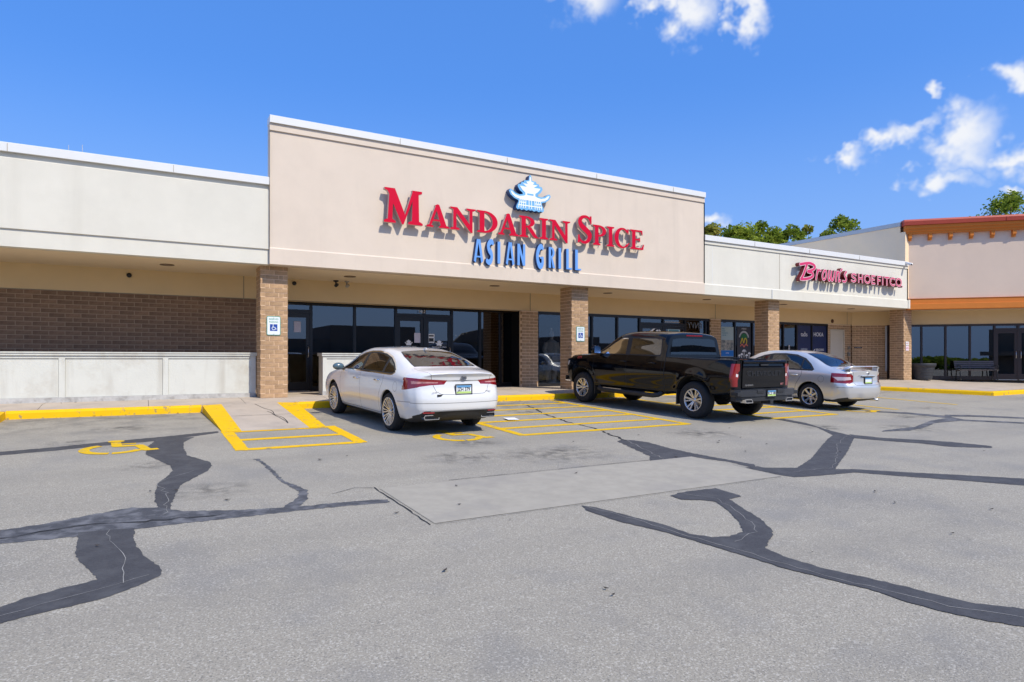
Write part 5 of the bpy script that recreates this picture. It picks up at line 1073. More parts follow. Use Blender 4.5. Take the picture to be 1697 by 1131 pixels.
spec_a = dict(dlo=A_DLO, panes=[clipx(A_IN, .0, 1.0), clipx(A_IN, -1.03, -.11), clipx(A_IN, -1.6, -1.11)], rearglass=[(-1.90, .0), (-1.885, .30), (-1.83, .60), (-1.74, .60), (-1.35, .565), (-1.08, .50), (-1.06, .25), (-1.05, 0), (-1.06, -.25), (-1.08, -.50), (-1.35, -.565), (-1.74, -.60), (-1.83, -.60), (-1.885, -.30)],
    windshield=[(1.26, 0), (1.22, .40), (1.12, .64), (1.0, .64), (.62, .575), (.40, .52), (.36, 0), (.40, -.52), (.62, -.575), (1.0, -.64), (1.12, -.64), (1.22, -.40)],
    gaps=[[(.98, .98), (1.0, .80), (.99, .55), (.93, .30)], [(-.055, .99), (-.07, .75), (-.06, .45), (-.03, .27)], [(-1.17, .99), (-1.16, .86), (-1.08, .74), (-.985, .60), (-.945, .42), (-.96, .27)], [(.93, .285), (-.96, .275)], [(-1.80, .56), (-2.2, .575)]],
    fuel=(-1.70, .80, .085), lampx=-1.99, lamp=[(.95, .985), (.70, .968), (.30, .945), (.36, .875), (.60, .862), (.76, .835), (.95, .755)], lampclear=[[(.84, .925), (.46, .915), (.47, .898), (.72, .893), (.84, .875)]], headlamp=[(2.35, .62), (1.85, .80), (1.75, .84), (1.95, .72), (2.35, .56)],
    reargaps=[[(.60, 1.06), (.575, .97), (.54, .85), (.50, .76), (.42, .715), (0, .705)], [(.86, .56), (.45, .565), (0, .565)]], topgaps=[[(-2.33, .60), (-2.1, .655), (-1.92, .66)], [(-1.92, .66), (-1.97, .3), (-1.98, 0)], [(2.2, .62), (1.3, .72)]],
    insert=[(-.86, .20), (.86, .20), (.80, .34), (.68, .43), (.30, .445), (-.30, .445), (-.68, .43), (-.80, .34)], chromebar=[(-.32, .925), (-.30, .945), (.30, .945), (.32, .925)], platez=.80, badgez=.985, trim_m=chrome, mirror_m=mat('mirror_shell_white', (.07, .12, .15), rough=.25, coat=1), handles=[(.10, .845), (-.93, .865)], handle_m=chrome, track=1.585, lens_m=lensp)
car, sh, pl_at, bd_at = saloon('white_sedan', 'white sedan parked nose in before the restaurant doors', white_p, A_ST, -1.40, 1.42, .335, spec_a, car_glass, A_warp, 'multi', .245, .215)
license_plate(car, REAR(pl_at[0].x - .016, 0, pl_at[0].z - .01, -.06), 'JZH 379')
MB = REAR(bd_at[0].x - .012, 0, bd_at[0].z, .1)
plate('badge', ring2(0, 0, (.058, .040), (.050, .033), 0, 360, 24) + ring2(0, .006, (.022, .034), (.016, .028), 0, 360, 16) + ring2(0, .016, (.042, .016), (.036, .011), 0, 360, 18), -.008, .012, chrome, car, MB)
for y, s_, c_ in ((.50, 'AVALON', chrome), (-.50, 'LIMITED', chrome)):
    l_, n_ = bolt_on(sh, (-4, y, .745), (1, 0, 0)); text('lettering', s_, .04, c_, car, REAR(l_.x - .006, y, .745, .05), .001)
l_, n_ = bolt_on(sh, (-4, .44, .695), (1, 0, 0)); box('dealer_badge', l_.x - .006, l_.x + .01, .385, .495, .675, .71, plas, car)
for s in (1, -1):
    l_, n_ = bolt_on(sh, (-4, s * .56, .325), (1, 0, 0)); x_ = l_.x
    q = [(-.14, -.035), (.12, -.035), (.14, .0), (.12, .035), (-.10, .035), (-.14, 0)]; q = q if s < 0 else [(-a, b) for a, b in q]
    plate('exhaust_tip', stroke(q + [q[0]], .014), -.02, .09, chrome, car, REAR(x_ - .01, s * .56, .325)); plate('exhaust_hole', [q], -.002, .0, black, car, REAR(x_ - .003, s * .56, .325))
    l_, n_ = bolt_on(sh, (-4, s * .62, .415), (1, 0, 0)); plate('reflector', [rect(-.10, -.012, .10, .012)], -.012, .01, redl, car, REAR(l_.x - .002, s * .62, .405) @ Matrix.Rotation(-s * .25, 4, 'Z'))
plate('bumper_strip', [rect(-.62, -.007, .62, .007)], -.004, .02, mat('satin_strip', (.32, .31, .30), rough=.35, metal=.6), car, REAR(bolt_on(sh, (-4, 0, .435), (1, 0, 0))[0].x - .004, 0, .437))
bm = bmesh.new(); addtube(bm, [(-.98, 0, 1.42), (-1.02, 0, 1.452), (-1.09, 0, 1.455), (-1.11, 0, 1.41)], [.025, .014, .008, .004], 8); bmobj('roof_antenna', bm, white_p, car, True)
SEDAN = car
# ---- silver saloon with boot spoiler
C_ST = [
 (-2.36, [(0, .32), (.48, .32), (.66, .34), (.74, .48), (.765, .66), (.755, .83), (.725, .94), (.64, .985), (.50, 1.0), (.28, 1.01), (0, 1.015)]),
 (-2.20, [(0, .26), (.55, .26), (.75, .30), (.83, .46), (.855, .66), (.845, .84), (.81, .955), (.70, 1.01), (.56, 1.03), (.30, 1.042), (0, 1.047)]),
 (-1.90, [(0, .21), (.58, .21), (.79, .25), (.87, .45), (.893, .66), (.886, .85), (.85, .968), (.73, 1.04), (.60, 1.063), (.33, 1.078), (0, 1.083)]),
 (-1.66, [(0, .21), (.60, .21), (.79, .25), (.87, .45), (.896, .66), (.89, .85), (.856, .972), (.725, 1.09), (.59, 1.128), (.33, 1.148), (0, 1.155)]),
 (-1.30, [(0, .21), (.60, .21), (.79, .24), (.87, .44), (.897, .66), (.89, .85), (.857, .972), (.72, 1.20), (.575, 1.30), (.33, 1.328), (0, 1.338)]),
 (-.95, [(0, .20), (.60, .20), (.785, .23), (.865, .43), (.895, .66), (.888, .85), (.857, .97), (.725, 1.235), (.58, 1.40), (.34, 1.438), (0, 1.45)]),
 (-.50, [(0, .20), (.60, .20), (.785, .23), (.86, .43), (.893, .66), (.886, .85), (.856, .967), (.73, 1.235), (.585, 1.445), (.35, 1.482), (0, 1.494)]),
 (0.0, [(0, .20), (.60, .20), (.785, .23), (.86, .43), (.893, .66), (.885, .85), (.855, .96), (.732, 1.225), (.585, 1.44), (.35, 1.478), (0, 1.491)]),
 (.40, [(0, .20), (.60, .20), (.785, .23), (.86, .43), (.893, .66), (.884, .845), (.853, .953), (.73, 1.19), (.59, 1.378), (.35, 1.424), (0, 1.44)]),
 (.80, [(0, .20), (.60, .20), (.785, .23), (.865, .43), (.893, .65), (.88, .83), (.85, .942), (.72, 1.11), (.605, 1.212), (.37, 1.268), (0, 1.288)]),
 (1.20, [(0, .21), (.60, .21), (.79, .25), (.87, .45), (.895, .65), (.878, .81), (.846, .922), (.735, .99), (.62, 1.02), (.39, 1.052), (0, 1.066)]),
 (1.45, [(0, .21), (.60, .21), (.79, .25), (.87, .45), (.893, .64), (.873, .79), (.835, .885), (.73, .935), (.60, .958), (.37, .978), (0, .987)]),
 (1.90, [(0, .21), (.55, .21), (.77, .25), (.85, .44), (.87, .60), (.84, .73), (.79, .81), (.70, .845), (.58, .865), (.35, .885), (0, .892)]),
 (2.22, [(0, .23), (.45, .23), (.68, .27), (.76, .42), (.78, .55), (.745, .65), (.69, .71), (.61, .74), (.52, .755), (.32, .775), (0, .78)]),
 (2.38, [(0, .28), (.30, .28), (.50, .31), (.57, .42), (.59, .52), (.56, .59), (.52, .63), (.44, .65), (.34, .66), (.19, .67), (0, .67)])]
def C_warp(x, y, z):
    w = sst((-1.9 - x) / .45); wf = sst((x - 1.8) / .55)
    dx = w * (.15 * (abs(y) / .78) ** 3 + np.interp(z, [.25, .36, .46, .60, .66, .72, .90, 1.0, 1.06], [.06, -.01, -.045, -.055, -.04, .0, .01, .0, -.01]))
    return (x + dx - wf * .10 * (abs(y) / .8) ** 2, y, z)
C_DLO = [(.98, .982), (.70, 1.105), (.42, 1.235), (.2, 1.318), (-.1, 1.375), (-.45, 1.388), (-.8, 1.362), (-1.08, 1.275), (-1.28, 1.14), (-1.40, 1.02), (-1.38, 1.0), (-.6, .995), (.2, .99)]
C_IN = opoly(C_DLO, -.018)
spec_c = dict(dlo=C_DLO, panes=[clipx(C_IN, .0, 1.0), clipx(C_IN, -1.03, -.10), clipx(C_IN, -1.5, -1.07)], rearglass=[(-1.80, .0), (-1.785, .30), (-1.73, .585), (-1.64, .585), (-1.25, .54), (-1.02, .49), (-1.0, .25), (-.99, 0), (-1.0, -.25), (-1.02, -.49), (-1.25, -.54), (-1.64, -.585), (-1.73, -.585), (-1.785, -.30)],
    windshield=[(1.24, 0), (1.2, .40), (1.1, .62), (.98, .62), (.62, .555), (.40, .50), (.36, 0), (.40, -.50), (.62, -.555), (.98, -.62), (1.1, -.62), (1.2, -.40)],
    gaps=[[(.96, .97), (.98, .80), (.97, .55), (.91, .30)], [(-.045, .98), (-.06, .75), (-.05, .45), (-.02, .27)], [(-1.10, .98), (-1.10, .86), (-1.03, .74), (-.945, .60), (-.91, .42), (-.92, .27)], [(.91, .285), (-.92, .275)]],
    fuel=(-1.66, .79, .08), lampx=-1.93, lamp=[(.95, .955), (.80, .955), (.60, .945), (.545, .90), (.555, .74), (.66, .70), (.95, .72)], lampclear=[[(.88, .86), (.62, .87), (.60, .80), (.84, .775)]], headlamp=[(2.3, .60), (1.85, .76), (1.75, .80), (1.95, .68), (2.3, .54)],
    reargaps=[[(.56, 1.03), (.53, .90), (.53, .72), (.48, .665), (0, .66)], [(.86, .60), (.60, .615)]], topgaps=[[(-2.22, .57), (-1.95, .61), (-1.80, .62)], [(2.2, .60), (1.3, .70)]], platez=.80, badgez=.935, trim_m=plas, mirror_m=silver_p, handles=[(.10, .835), (-.90, .85)], handle_m=silver_p, track=1.545, lens_m=mat('lamp_lens_pale', (.62, .50, .52), rough=.15, coat=1.0))
car, sh, pl_at, bd_at = saloon('silver_sedan', 'silver sedan with boot spoiler parked right of the black pickup', silver_p, C_ST, -1.345, 1.375, .325, spec_c, car_glass, C_warp, 'seven', .215, .205)
license_plate(car, REAR(pl_at[0].x - .016, 0, pl_at[0].z - .02, -.04), '', True)
box('plate_lip', bd_at[0].x - .035, bd_at[0].x + .05, -.30, .30, .885, .91, silver_p, car, bev=.008); box('plate_lip_shadow', bd_at[0].x - .02, bd_at[0].x + .05, -.29, .29, .872, .884, plas, car)
plate('badge', ring2(0, 0, (.045, .032), (.037, .025), 0, 360, 20) + ring2(0, .005, (.018, .027), (.012, .021), 0, 360, 14), -.008, .012, chrome, car, REAR(bd_at[0].x - .012, 0, bd_at[0].z + .025, .1))
text('lettering', 'CAMRY', .035, chrome, car, REAR(bolt_on(sh, (-4, .36, .90), (1, 0, 0))[0].x - .006, .36, .90), .001); text('lettering', 'XLE', .035, chrome, car, REAR(bolt_on(sh, (-4, -.38, .90), (1, 0, 0))[0].x - .006, -.38, .90), .001)
# spoiler: a wing on two end posts
bm = bmesh.new(); prev = None
for k in range(25):
    y = -.68 + 1.36 * k / 24; e = abs(y) / .68; x_ = -2.26 + .10 * e ** 3; z_ = 1.125 - .065 * max(0, (e - .80) / .20) ** 2
    ring = [bm.verts.new((x_ + a, y, z_ + b)) for a, b in ((-.10, .005), (-.05, .02), (.04, .012), (.07, -.004), (.03, -.014), (-.06, -.012))]
    if prev:
        for i in range(6): bm.faces.new((prev[i], prev[(i + 1) % 6], ring[(i + 1) % 6], ring[i]))
    else: bm.faces.new(ring)
    prev = ring
bm.faces.new(prev[::-1]); spo = bmobj('spoiler', bm, silver_p, car, True)
for s in (1, -1): box('spoiler_post', -2.27, -2.13, s * .60 - .02, s * .60 + .02, .99, 1.10, silver_p, spo, bev=.008)
box('brake_light', -2.372, -2.36, -.16, .16, 1.118, 1.128, redl, spo)
bm = bmesh.new(); addtube(bm, [(-1.9, -.5, .27), (-2.35, -.52, .27)], .028, 10); bmobj('exhaust_pipe', bm, steel, car, True)
CAMRY = car
# ---------------------------------------------------------------- black pickup
def tr(b0, yr, zb, y7, z7, y8, z8, y9, z9, z10, ym=1.0, zl=.50): return [(0, b0), (.62, b0), (yr, zl), (ym - .022, zl + .20), (ym + .012, .94), (ym - .012, 1.14), (ym - .045, zb), (y7, z7), (y8, z8), (y9, z9), (0, z10)]
T_ST = [
 (-2.90, tr(.62, .90, 1.285, .935, 1.300, .90, 1.302, .45, 1.303, 1.303, .985, .66)),
 (-2.70, tr(.58, .92, 1.285, .94, 1.300, .90, 1.303, .45, 1.304, 1.304, .998, .60)),
 (-1.87, tr(.52, .93, 1.285, .945, 1.300, .90, 1.304, .45, 1.304, 1.304, 1.01, .53)),
 (-1.03, tr(.47, .93, 1.285, .945, 1.300, .90, 1.304, .45, 1.304, 1.304, 1.0, .49)),
 (-1.00, tr(.46, .93, 1.285, .885, 1.52, .785, 1.765, .45, 1.825, 1.842, 1.0, .47)),
 (-.90, tr(.46, .93, 1.285, .89, 1.53, .80, 1.80, .46, 1.868, 1.885, 1.0, .47)),
 (-.5, tr(.46, .93, 1.282, .893, 1.54, .80, 1.83, .47, 1.895, 1.91, 1.0, .47)),
 (.1, tr(.46, .93, 1.280, .893, 1.54, .80, 1.83, .47, 1.90, 1.915, 1.0, .47)),
 (.5, tr(.46, .93, 1.278, .89, 1.53, .795, 1.80, .47, 1.875, 1.892, 1.0, .47)),
 (.85, tr(.46, .93, 1.275, .875, 1.47, .78, 1.68, .47, 1.765, 1.785, 1.0, .47)),
 (1.2, tr(.46, .93, 1.27, .87, 1.38, .775, 1.485, .47, 1.565, 1.59, 1.0, .47)),
 (1.52, tr(.46, .93, 1.262, .885, 1.30, .79, 1.335, .47, 1.365, 1.375, 1.005, .47)),
 (1.72, tr(.47, .93, 1.25, .89, 1.285, .80, 1.30, .47, 1.305, 1.30, 1.01, .48)),
 (2.3, tr(.50, .92, 1.205, .87, 1.245, .79, 1.262, .47, 1.262, 1.25, 1.005, .50)),
 (2.62, tr(.54, .88, 1.14, .84, 1.19, .77, 1.21, .47, 1.21, 1.195, .985, .52)),
 (2.78, tr(.58, .78, 1.0, .78, 1.06, .72, 1.10, .45, 1.11, 1.10, .90, .56))]
def T_warp(x, y, z):
    wf = sst((x - 2.0) / .8)
    # wheel-arch swell
    fl = 0.0
    for cx in (-1.8725, 1.8725):
        d = math.hypot(x - cx, z - .41); fl = max(fl, sst(1 - abs(d - .52) / .16))
    y2 = y + (.030 * fl if y > .8 else 0)
    w = sst((-2.5 - x) / .4)
    return (x - wf * .16 * (abs(y) / .9) ** 2.5 + w * .05 * (abs(y) / .98) ** 6, y2, z)
root = empty('black_pickup'); tag(root, 'shiny black crew cab pickup truck with chrome wheels between the two sedans', 'truck', 'cars parked in front of the shops')
TB = loft(T_ST, 140, 5, 11, T_warp, (-1.03, -1.0, -1.015))
bmesh.ops.split_edges(TB, edges=[e for e in TB.edges if any(all(abs(v.co.x - xx) < .002 for v in e.verts) for xx in (-1.03, -1.0)) and min(v.co.z for v in e.verts) > 1.24])
wallf = [f for f in TB.faces if -1.031 < f.calc_center_median().x < -.999 and f.calc_center_median().z > 1.306 and f.normal.x > 0]
bmesh.ops.reverse_faces(TB, faces=wallf)
sh = Shell(TB)
DLO = [(1.36, 1.315), (1.10, 1.46), (.82, 1.62), (.56, 1.735), (.46, 1.755), (-.74, 1.755), (-.82, 1.73), (-.87, 1.40), (-.85, 1.335), (-.78, 1.318)]
IN_ = opoly(DLO, -.03)
for s in (1, -1):
    sh.carve(DLO, 'xz', 'pillar_black_%d' % s, side(s, .55))
    for i, pn in enumerate([clipx(IN_, .31, 1.4), clipx(IN_, -1, .16)]): sh.carve(pn, 'xz', 'side_window_%d_%d' % (i, s), side(s, .55))
    for g in ([(1.42, 1.27), (1.45, 1.0), (1.40, .56)], [(.235, 1.31), (.225, .9), (.235, .54)], [(-.90, 1.78), (-.93, 1.3), (-.92, .95), (-.98, .75), (-1.0, .54)], [(1.40, .55), (-1.0, .54)]): gapline(sh, g, 'xz', side(s, .6), .009)
    gapline(sh, [(-1.018, 1.31), (-1.018, .45)], 'xz', side(s, .5), .022, 'bed_gap_%d' % s)
    sh.carve([(.77 * s, 1.235), (1.1 * s, 1.235), (1.1 * s, .76), (.82 * s, .76), (.82 * s, .90), (.79 * s, .98), (.82 * s, 1.05), (.77 * s, 1.10)], 'yz', 'tail_lamp_%d' % s, lambda c, n, s=s: c.x < -2.80 and c.y * s > .5)
    sh.carve([(.81 * s, 1.015), (.87 * s, 1.03), (.87 * s, .97), (.82 * s, .96)], 'yz', 'lamp_lens_%d' % s, lambda c, n, s=s: c.x < -2.78 and c.y * s > .5)
    sh.carve([(2.9, 1.05), (2.52, 1.08), (2.42, 1.10), (2.45, .98), (2.9, .92)], 'xz', 'headlamp_%d' % s, lambda c, n, s=s: c.y * s > .5 and c.x > 2.2)
    gapline(sh, [(.735 * s, 1.30), (.735 * s, .70)], 'yz', lambda c, n, s=s: c.x < -2.75 and c.y * s > .3, .012)
sh.carve([(-.735, .70), (.735, .70), (.735, .715), (-.735, .715)], 'yz', 'panel_gap', lambda c, n: c.x < -2.75, ('body',))
cabw = lambda c, n: -1.05 < c.x < -.97 and c.z > 1.3
sh.carve([(-.80, 1.37), (.80, 1.37), (.72, 1.715), (.5, 1.745), (-.5, 1.745), (-.72, 1.715)], 'yz', 'rear_window', lambda c, n: -1.05 < c.x < -.94 and abs(n.x) > .3 and c.z > 1.3)
sh.carve([(1.54, 0), (1.50, .45), (1.42, .74), (1.20, .735), (.85, .72), (.66, .70), (.60, 0), (.66, -.70), (.85, -.72), (1.20, -.735), (1.42, -.74), (1.50, -.45)], 'xy', 'windshield', lambda c, n: n.z > .15 and c.z > 1.3 and c.x > .4)
sh.carve([(-2.78, -.80), (-1.14, -.80), (-1.14, .80), (-2.78, .80)], 'xy', 'x', lambda c, n: n.z > .8 and 1.25 < c.z < 1.35, None, True)
sh.carve(rect(-3, -2, 3, 2), 'xy', 'underbody', lambda c, n: n.z < -.6 and c.z < .70)
sh.carve([(-.72, .66), (.72, .66), (.70, 1.06), (-.70, 1.06)], 'yz', 'front_grille', lambda c, n: c.x > 2.55)
WR = .405
for cx in (-1.8725, 1.8725): arch(sh, cx, WR + .03, .50, .55, 1.15, .60)
sp = {'body': ('body', black_p, None), 'underbody': ('underbody', plas, None), 'wheel_well': ('wheel_well', wellm, None), 'panel_gap': ('panel_gap', gapm, 'body'), 'rear_window': ('rear_window', dark_glass, None), 'windshield': ('windshield', car_glass, None), 'front_grille': ('grille', plas, None)}
for s in (1, -1):
    sp['bed_gap_%d' % s] = ('bed_gap', gapm, 'body'); sp['pillar_black_%d' % s] = ('door_pillar', plas, 'body')
    sp['side_window_0_%d' % s] = ('side_window', car_glass, None); sp['side_window_1_%d' % s] = ('side_window', dark_glass, None)
    sp['tail_lamp_%d' % s] = ('tail_lamp', mat('bright_tail_lamp', (.22, .002, .004), rough=.12, coat=1.0), None); sp['lamp_lens_%d' % s] = ('lens', clearl, 'tail_lamp_%d' % s); sp['headlamp_%d' % s] = ('headlamp', clearl, None)
sh.split(root, sp, ('rear_window',))
for cx in (-1.8725, 1.8725):
    for s in (1, -1): wheel(root, cx, s * .865, WR, .265, .238, 'six', s)
seats(root, (.35, -.55), .42, .88, 1.42); box('dashboard', 1.1, 1.5, -.78, .78, 1.0, 1.30, cabin, root, bev=.03); box('cabin_floor', -.95, 1.5, -.85, .85, .55, .6, cabin, root)
# load bed, tailgate relief, bumper
bd = mesh('load_bed', [(-2.78, -.80, 1.30), (-1.14, -.80, 1.30), (-1.14, .80, 1.30), (-2.78, .80, 1.30), (-2.78, -.76, .82), (-1.14, -.76, .82), (-1.14, .76, .82), (-2.78, .76, .82)], [(4, 5, 6, 7), (0, 1, 5, 4), (1, 2, 6, 5), (2, 3, 7, 6), (3, 0, 4, 7)], plas, root)
for s in (1, -1): box('bed_rail_cap', -2.86, -1.06, s * .955 if s < 0 else .815, -.815 if s < 0 else .955, 1.301, 1.316, plas, bd, bev=.005)
tg = prism('tailgate', [(-2.898, .722), (-2.925, .74), (-2.925, 1.13), (-2.935, 1.16), (-2.905, 1.19), (-2.900, 1.235), (-2.935, 1.25), (-2.945, 1.285), (-2.93, 1.312), (-2.80, 1.314), (-2.80, .722)], -.722, .722, black_p, root, 'X', M=Matrix(((0, 1, 0, 0), (1, 0, 0, 0), (0, 0, 1, 0), (0, 0, 0, 1))))
box('tailgate_handle', -2.930, -2.88, -.13, .13, 1.195, 1.232, plas, tg, bev=.006)
text('lettering', 'CHEVROLET', .15, mat('gloss_black_letter', (.012, .013, .016), rough=.25), tg, REAR(-2.928, 0, 1.03), .004, 1.42, bold=.003); text('lettering', 'SILVERADO', .048, chrome, tg, REAR(-2.9285, .50, .79), .0015, 1.1); text('lettering', 'RST', .055, mat('badge_red', (.62, .25, .24)), tg, REAR(-2.9285, -.62, .80), .0015, 1.1, shear=.25)
bump = prism('rear_bumper', [(-.98, -2.83), (-1.0, -2.95), (-.92, -3.04), (-.5, -3.09), (.5, -3.09), (.92, -3.04), (1.0, -2.95), (.98, -2.83), (.90, -2.78), (-.90, -2.78)], .57, .705, mat('satin_black_bumper', (.022, .024, .030), rough=.32, coat=.4), root, 'Z', M=Matrix(((0, 1, 0, 0), (1, 0, 0, 0), (0, 0, 1, 0), (0, 0, 0, 1))))
low = prism('lower_valance', [(-.97, -2.84), (-.96, -2.96), (-.60, -3.06), (-.36, -3.075), (.36, -3.075), (.60, -3.06), (.96, -2.96), (.97, -2.84)], .47, .566, plas, bump, 'Z', M=Matrix(((0, 1, 0, 0), (1, 0, 0, 0), (0, 0, 1, 0), (0, 0, 0, 1))))
for s in (1, -1):
    box('corner_step', -3.045, -2.86, s * .95 - .10, s * .95 + .06, .585, .66, plas, bump, bev=.01); box('bumper_pad', -3.105, -3.0, s * .34 - .1, s * .34 + .12, .63, .712, plas, bump, bev=.015)
    q = [(-.12, -.035), (.10, -.035), (.14, .03), (-.07, .03)]; q = q if s < 0 else [(-a, b) for a, b in q]
    plate('exhaust_tip', stroke(q + [q[0]], .016), -.03, .12, chrome, root, REAR(-3.05, s * .68, .48)); plate('exhaust_hole', [q], -.004, -.002, black, root, REAR(-3.05, s * .68, .48))
license_plate(root, REAR(-3.10, -.02, .628), 'KCS 108', True, .29, .13)
box('hitch', -3.13, -2.9, -.05, .05, .40, .48, plas, root, bev=.008); box('cab_brake_light', -1.01, -.955, -.28, .28, 1.795, 1.825, mat('bright_tail_lamp', (.22, .002, .004)), root, bev=.006)
lathe('rear_axle', [(.05, -.8), (.05, -.18), (.14, -.1), (.14, .1), (.05, .18), (.05, .8)], wellm, root, 14, Matrix.Translation((-1.8725, 0, .40)), axis='Y'); box('frame_rail', -2.85, 2.5, -.5, -.4, .46, .60, wellm, root); box('frame_rail', -2.85, 2.5, .4, .5, .46, .60, wellm, root)
lathe('spare_wheel', [(0, .36), (.36, .36), (.38, .42), (.38, .54), (0, .56)], tyre_m, root, 24, Matrix.Translation((-2.42, 0, .02)))
for s in (1, -1):
    bm = bmesh.new(); addtube(bm, [(1.25, s * .86, .52), (1.18, s * 1.0, .43), (1.0, s * 1.03, .41), (-.72, s * 1.03, .41), (-.86, s * 1.0, .43), (-.95, s * .86, .52)], .055, 12); bmobj('running_board', bm, plas, root, True)
    for cx, dx in ((-1.8725, .47), (1.8725, -.5)): box('mud_flap', cx + (dx if cx < 0 else dx) - .012, cx + dx + .012, s * .88 - .11, s * .88 + .11, .27, .60, plas, root)
    bm = bmesh.new(); addbox(bm, 1.20, 1.34, s * 1.08 - .12, s * 1.08 + .12, 1.31, 1.52); bmesh.ops.bevel(bm, geom=bm.edges[:], offset=.035, segments=3, affect='EDGES'); mo = bmobj('door_mirror', bm, black_p, root, True); box('mirror_glass', 1.195, 1.1995, s * 1.08 - .10, s * 1.08 + .10, 1.33, 1.50, chrome, mo)
    bm = bmesh.new(); addtube(bm, [(1.27, s * .90, 1.34), (1.27, s * 1.0, 1.36)], .03, 8); bmobj('mirror_arm', bm, plas, mo, True)
    for hx in (.34, -.62):
        loc, n = bolt_on(sh, (hx, s * 3, 1.15), (0, -s, 0)); bm = bmesh.new(); yy = loc.y + s * .03
        addtube(bm, [(hx - .11, loc.y, 1.15), (hx - .09, yy, 1.155), (hx + .09, yy, 1.155), (hx + .11, loc.y, 1.15)], .015, 8); bmobj('door_handle', bm, black_p, root, True)
    Ms = Matrix.Translation((2.02, s * (bolt_on(sh, (2.02, s * 3, 1.19), (0, -s, 0))[0].y * s + .004), 1.19)) @ Matrix.Rotation(math.pi if s > 0 else 0, 4, 'Z')
    text('fender_badge', 'Z71', .085, mat('badge_red2', (.55, .06, .05)), root, Ms, .003, 1.3, shear=.3)
    bm = bmesh.new(); addtube(bm, [(-.80, s * .70, 1.86), (-.80, s * .70, 1.862)], .01, 6); bmobj('roof_ditch_clip', bm, plas, root)
bm = bmesh.new(); addtube(bm, [(.30, 0, 1.90), (.24, 0, 1.965), (.14, 0, 1.97), (.12, 0, 1.90)], [.035, .02, .012, .006], 8); bmobj('roof_antenna', bm, black_p, root, True)
box('front_bumper', 2.55, 2.80, -.84, .84, .52, .68, chrome, root, bev=.03)
PICKUP = root
place(SEDAN, 4.57, 12.5, math.pi / 2 + .085); place(CAMRY, 15.85, 12.08, math.pi / 2 + .03); place(PICKUP, 11.29, 12.2, math.pi / 2 + .065)
# ================================================================ small fittings, furniture, trees, far side of the lot
# recessed lights in the canopy ceiling
for i, (x, nm) in enumerate(((0.52, 'over the low panelled wall'), (4.71, 'in front of the restaurant side door'), (8.97, 'in front of the black panel of the restaurant glass'), (13.14, 'above the pickup hood'), (17.62, 'above the pickup bed'), (21.78, 'right of the pier above the silver sedan'), (26.16, 'in front of the beige service door'))):
    l = empty('soffit_light', (x, 16.65, 3.04)); tag(l, 'round recessed canopy light ' + nm, 'light', 'canopy lights')
    lathe('trim_ring', [(.085, 3.044), (.15, 3.044), (.15, 3.032), (.10, 3.028), (.085, 3.044)], mat('bronze_trim', (.16, .10, .055), rough=.5), l, 24, T(x, 16.65, 0)); lathe('lens', [(0, 3.036), (.086, 3.036)], mat('dull_lens', (.20, .15, .10), rough=.4), l, 24, T(x, 16.65, 0))
def wall_disc(name, x, z, r, m, label, cat, d=.05):
    o = lathe(name, [(0, -d), (r * .7, -d), (r, -d * .6), (r, 0), (0, 0)], m, None, 20, T(x, 17.952, z), axis='Y'); tag(o, label, cat); return o
wall_disc('siren', -.24, 2.90, .055, black, 'small round black sounder on the tan header above the brick wall', 'sounder'); wall_disc('siren', 3.57, 2.93, .055, black, 'small round black sounder on the header right of the first pier', 'sounder'); wall_disc('wall_vent', 26.8, 2.60, .085, mat('rust_brown_vent', (.10, .045, .025)), 'round brown vent above the service door', 'vent')
for x, sz, nm, mm in ((4.62, .075, 'black dome camera under the canopy left of the restaurant windows', black), (4.92, .065, 'pale bullet camera beside the black dome camera', mat('pale_camera', (.40, .36, .30)))):
    c = empty('security_camera', (x, 17.7, 3.0)); tag(c, nm, 'camera', 'security cameras under the canopy')
    lathe('mount', [(0, 3.044), (sz, 3.044), (sz * .9, 3.015), (.022, 3.0), (.022, 2.94), (0, 2.94)], mm, c, 18, T(x, 17.7, 0)); bm = bmesh.new(); addtube(bm, [(x + .05, 17.74, 2.94), (x - .04, 17.55, 2.89)], [.04, .045], 12); bmobj('housing', bm, mm, c, True)
c = empty('security_camera', (27.95, 15.3, 4.9)); tag(c, 'white bullet camera on the right end of the white fascia', 'camera')
box('bracket', 27.93, 27.99, 15.33, 15.40, 4.84, 5.0, whitep, c); bm = bmesh.new(); addtube(bm, [(27.96, 15.34, 4.93), (27.90, 15.10, 4.86)], [.05, .055], 14); hh = bmobj('housing', bm, whitep, c, True); lathe('lens', [(0, 0), (.04, 0), (.042, .01)], black, hh, 14, Matrix.Translation((27.898, 15.095, 4.858)), axis='Y')
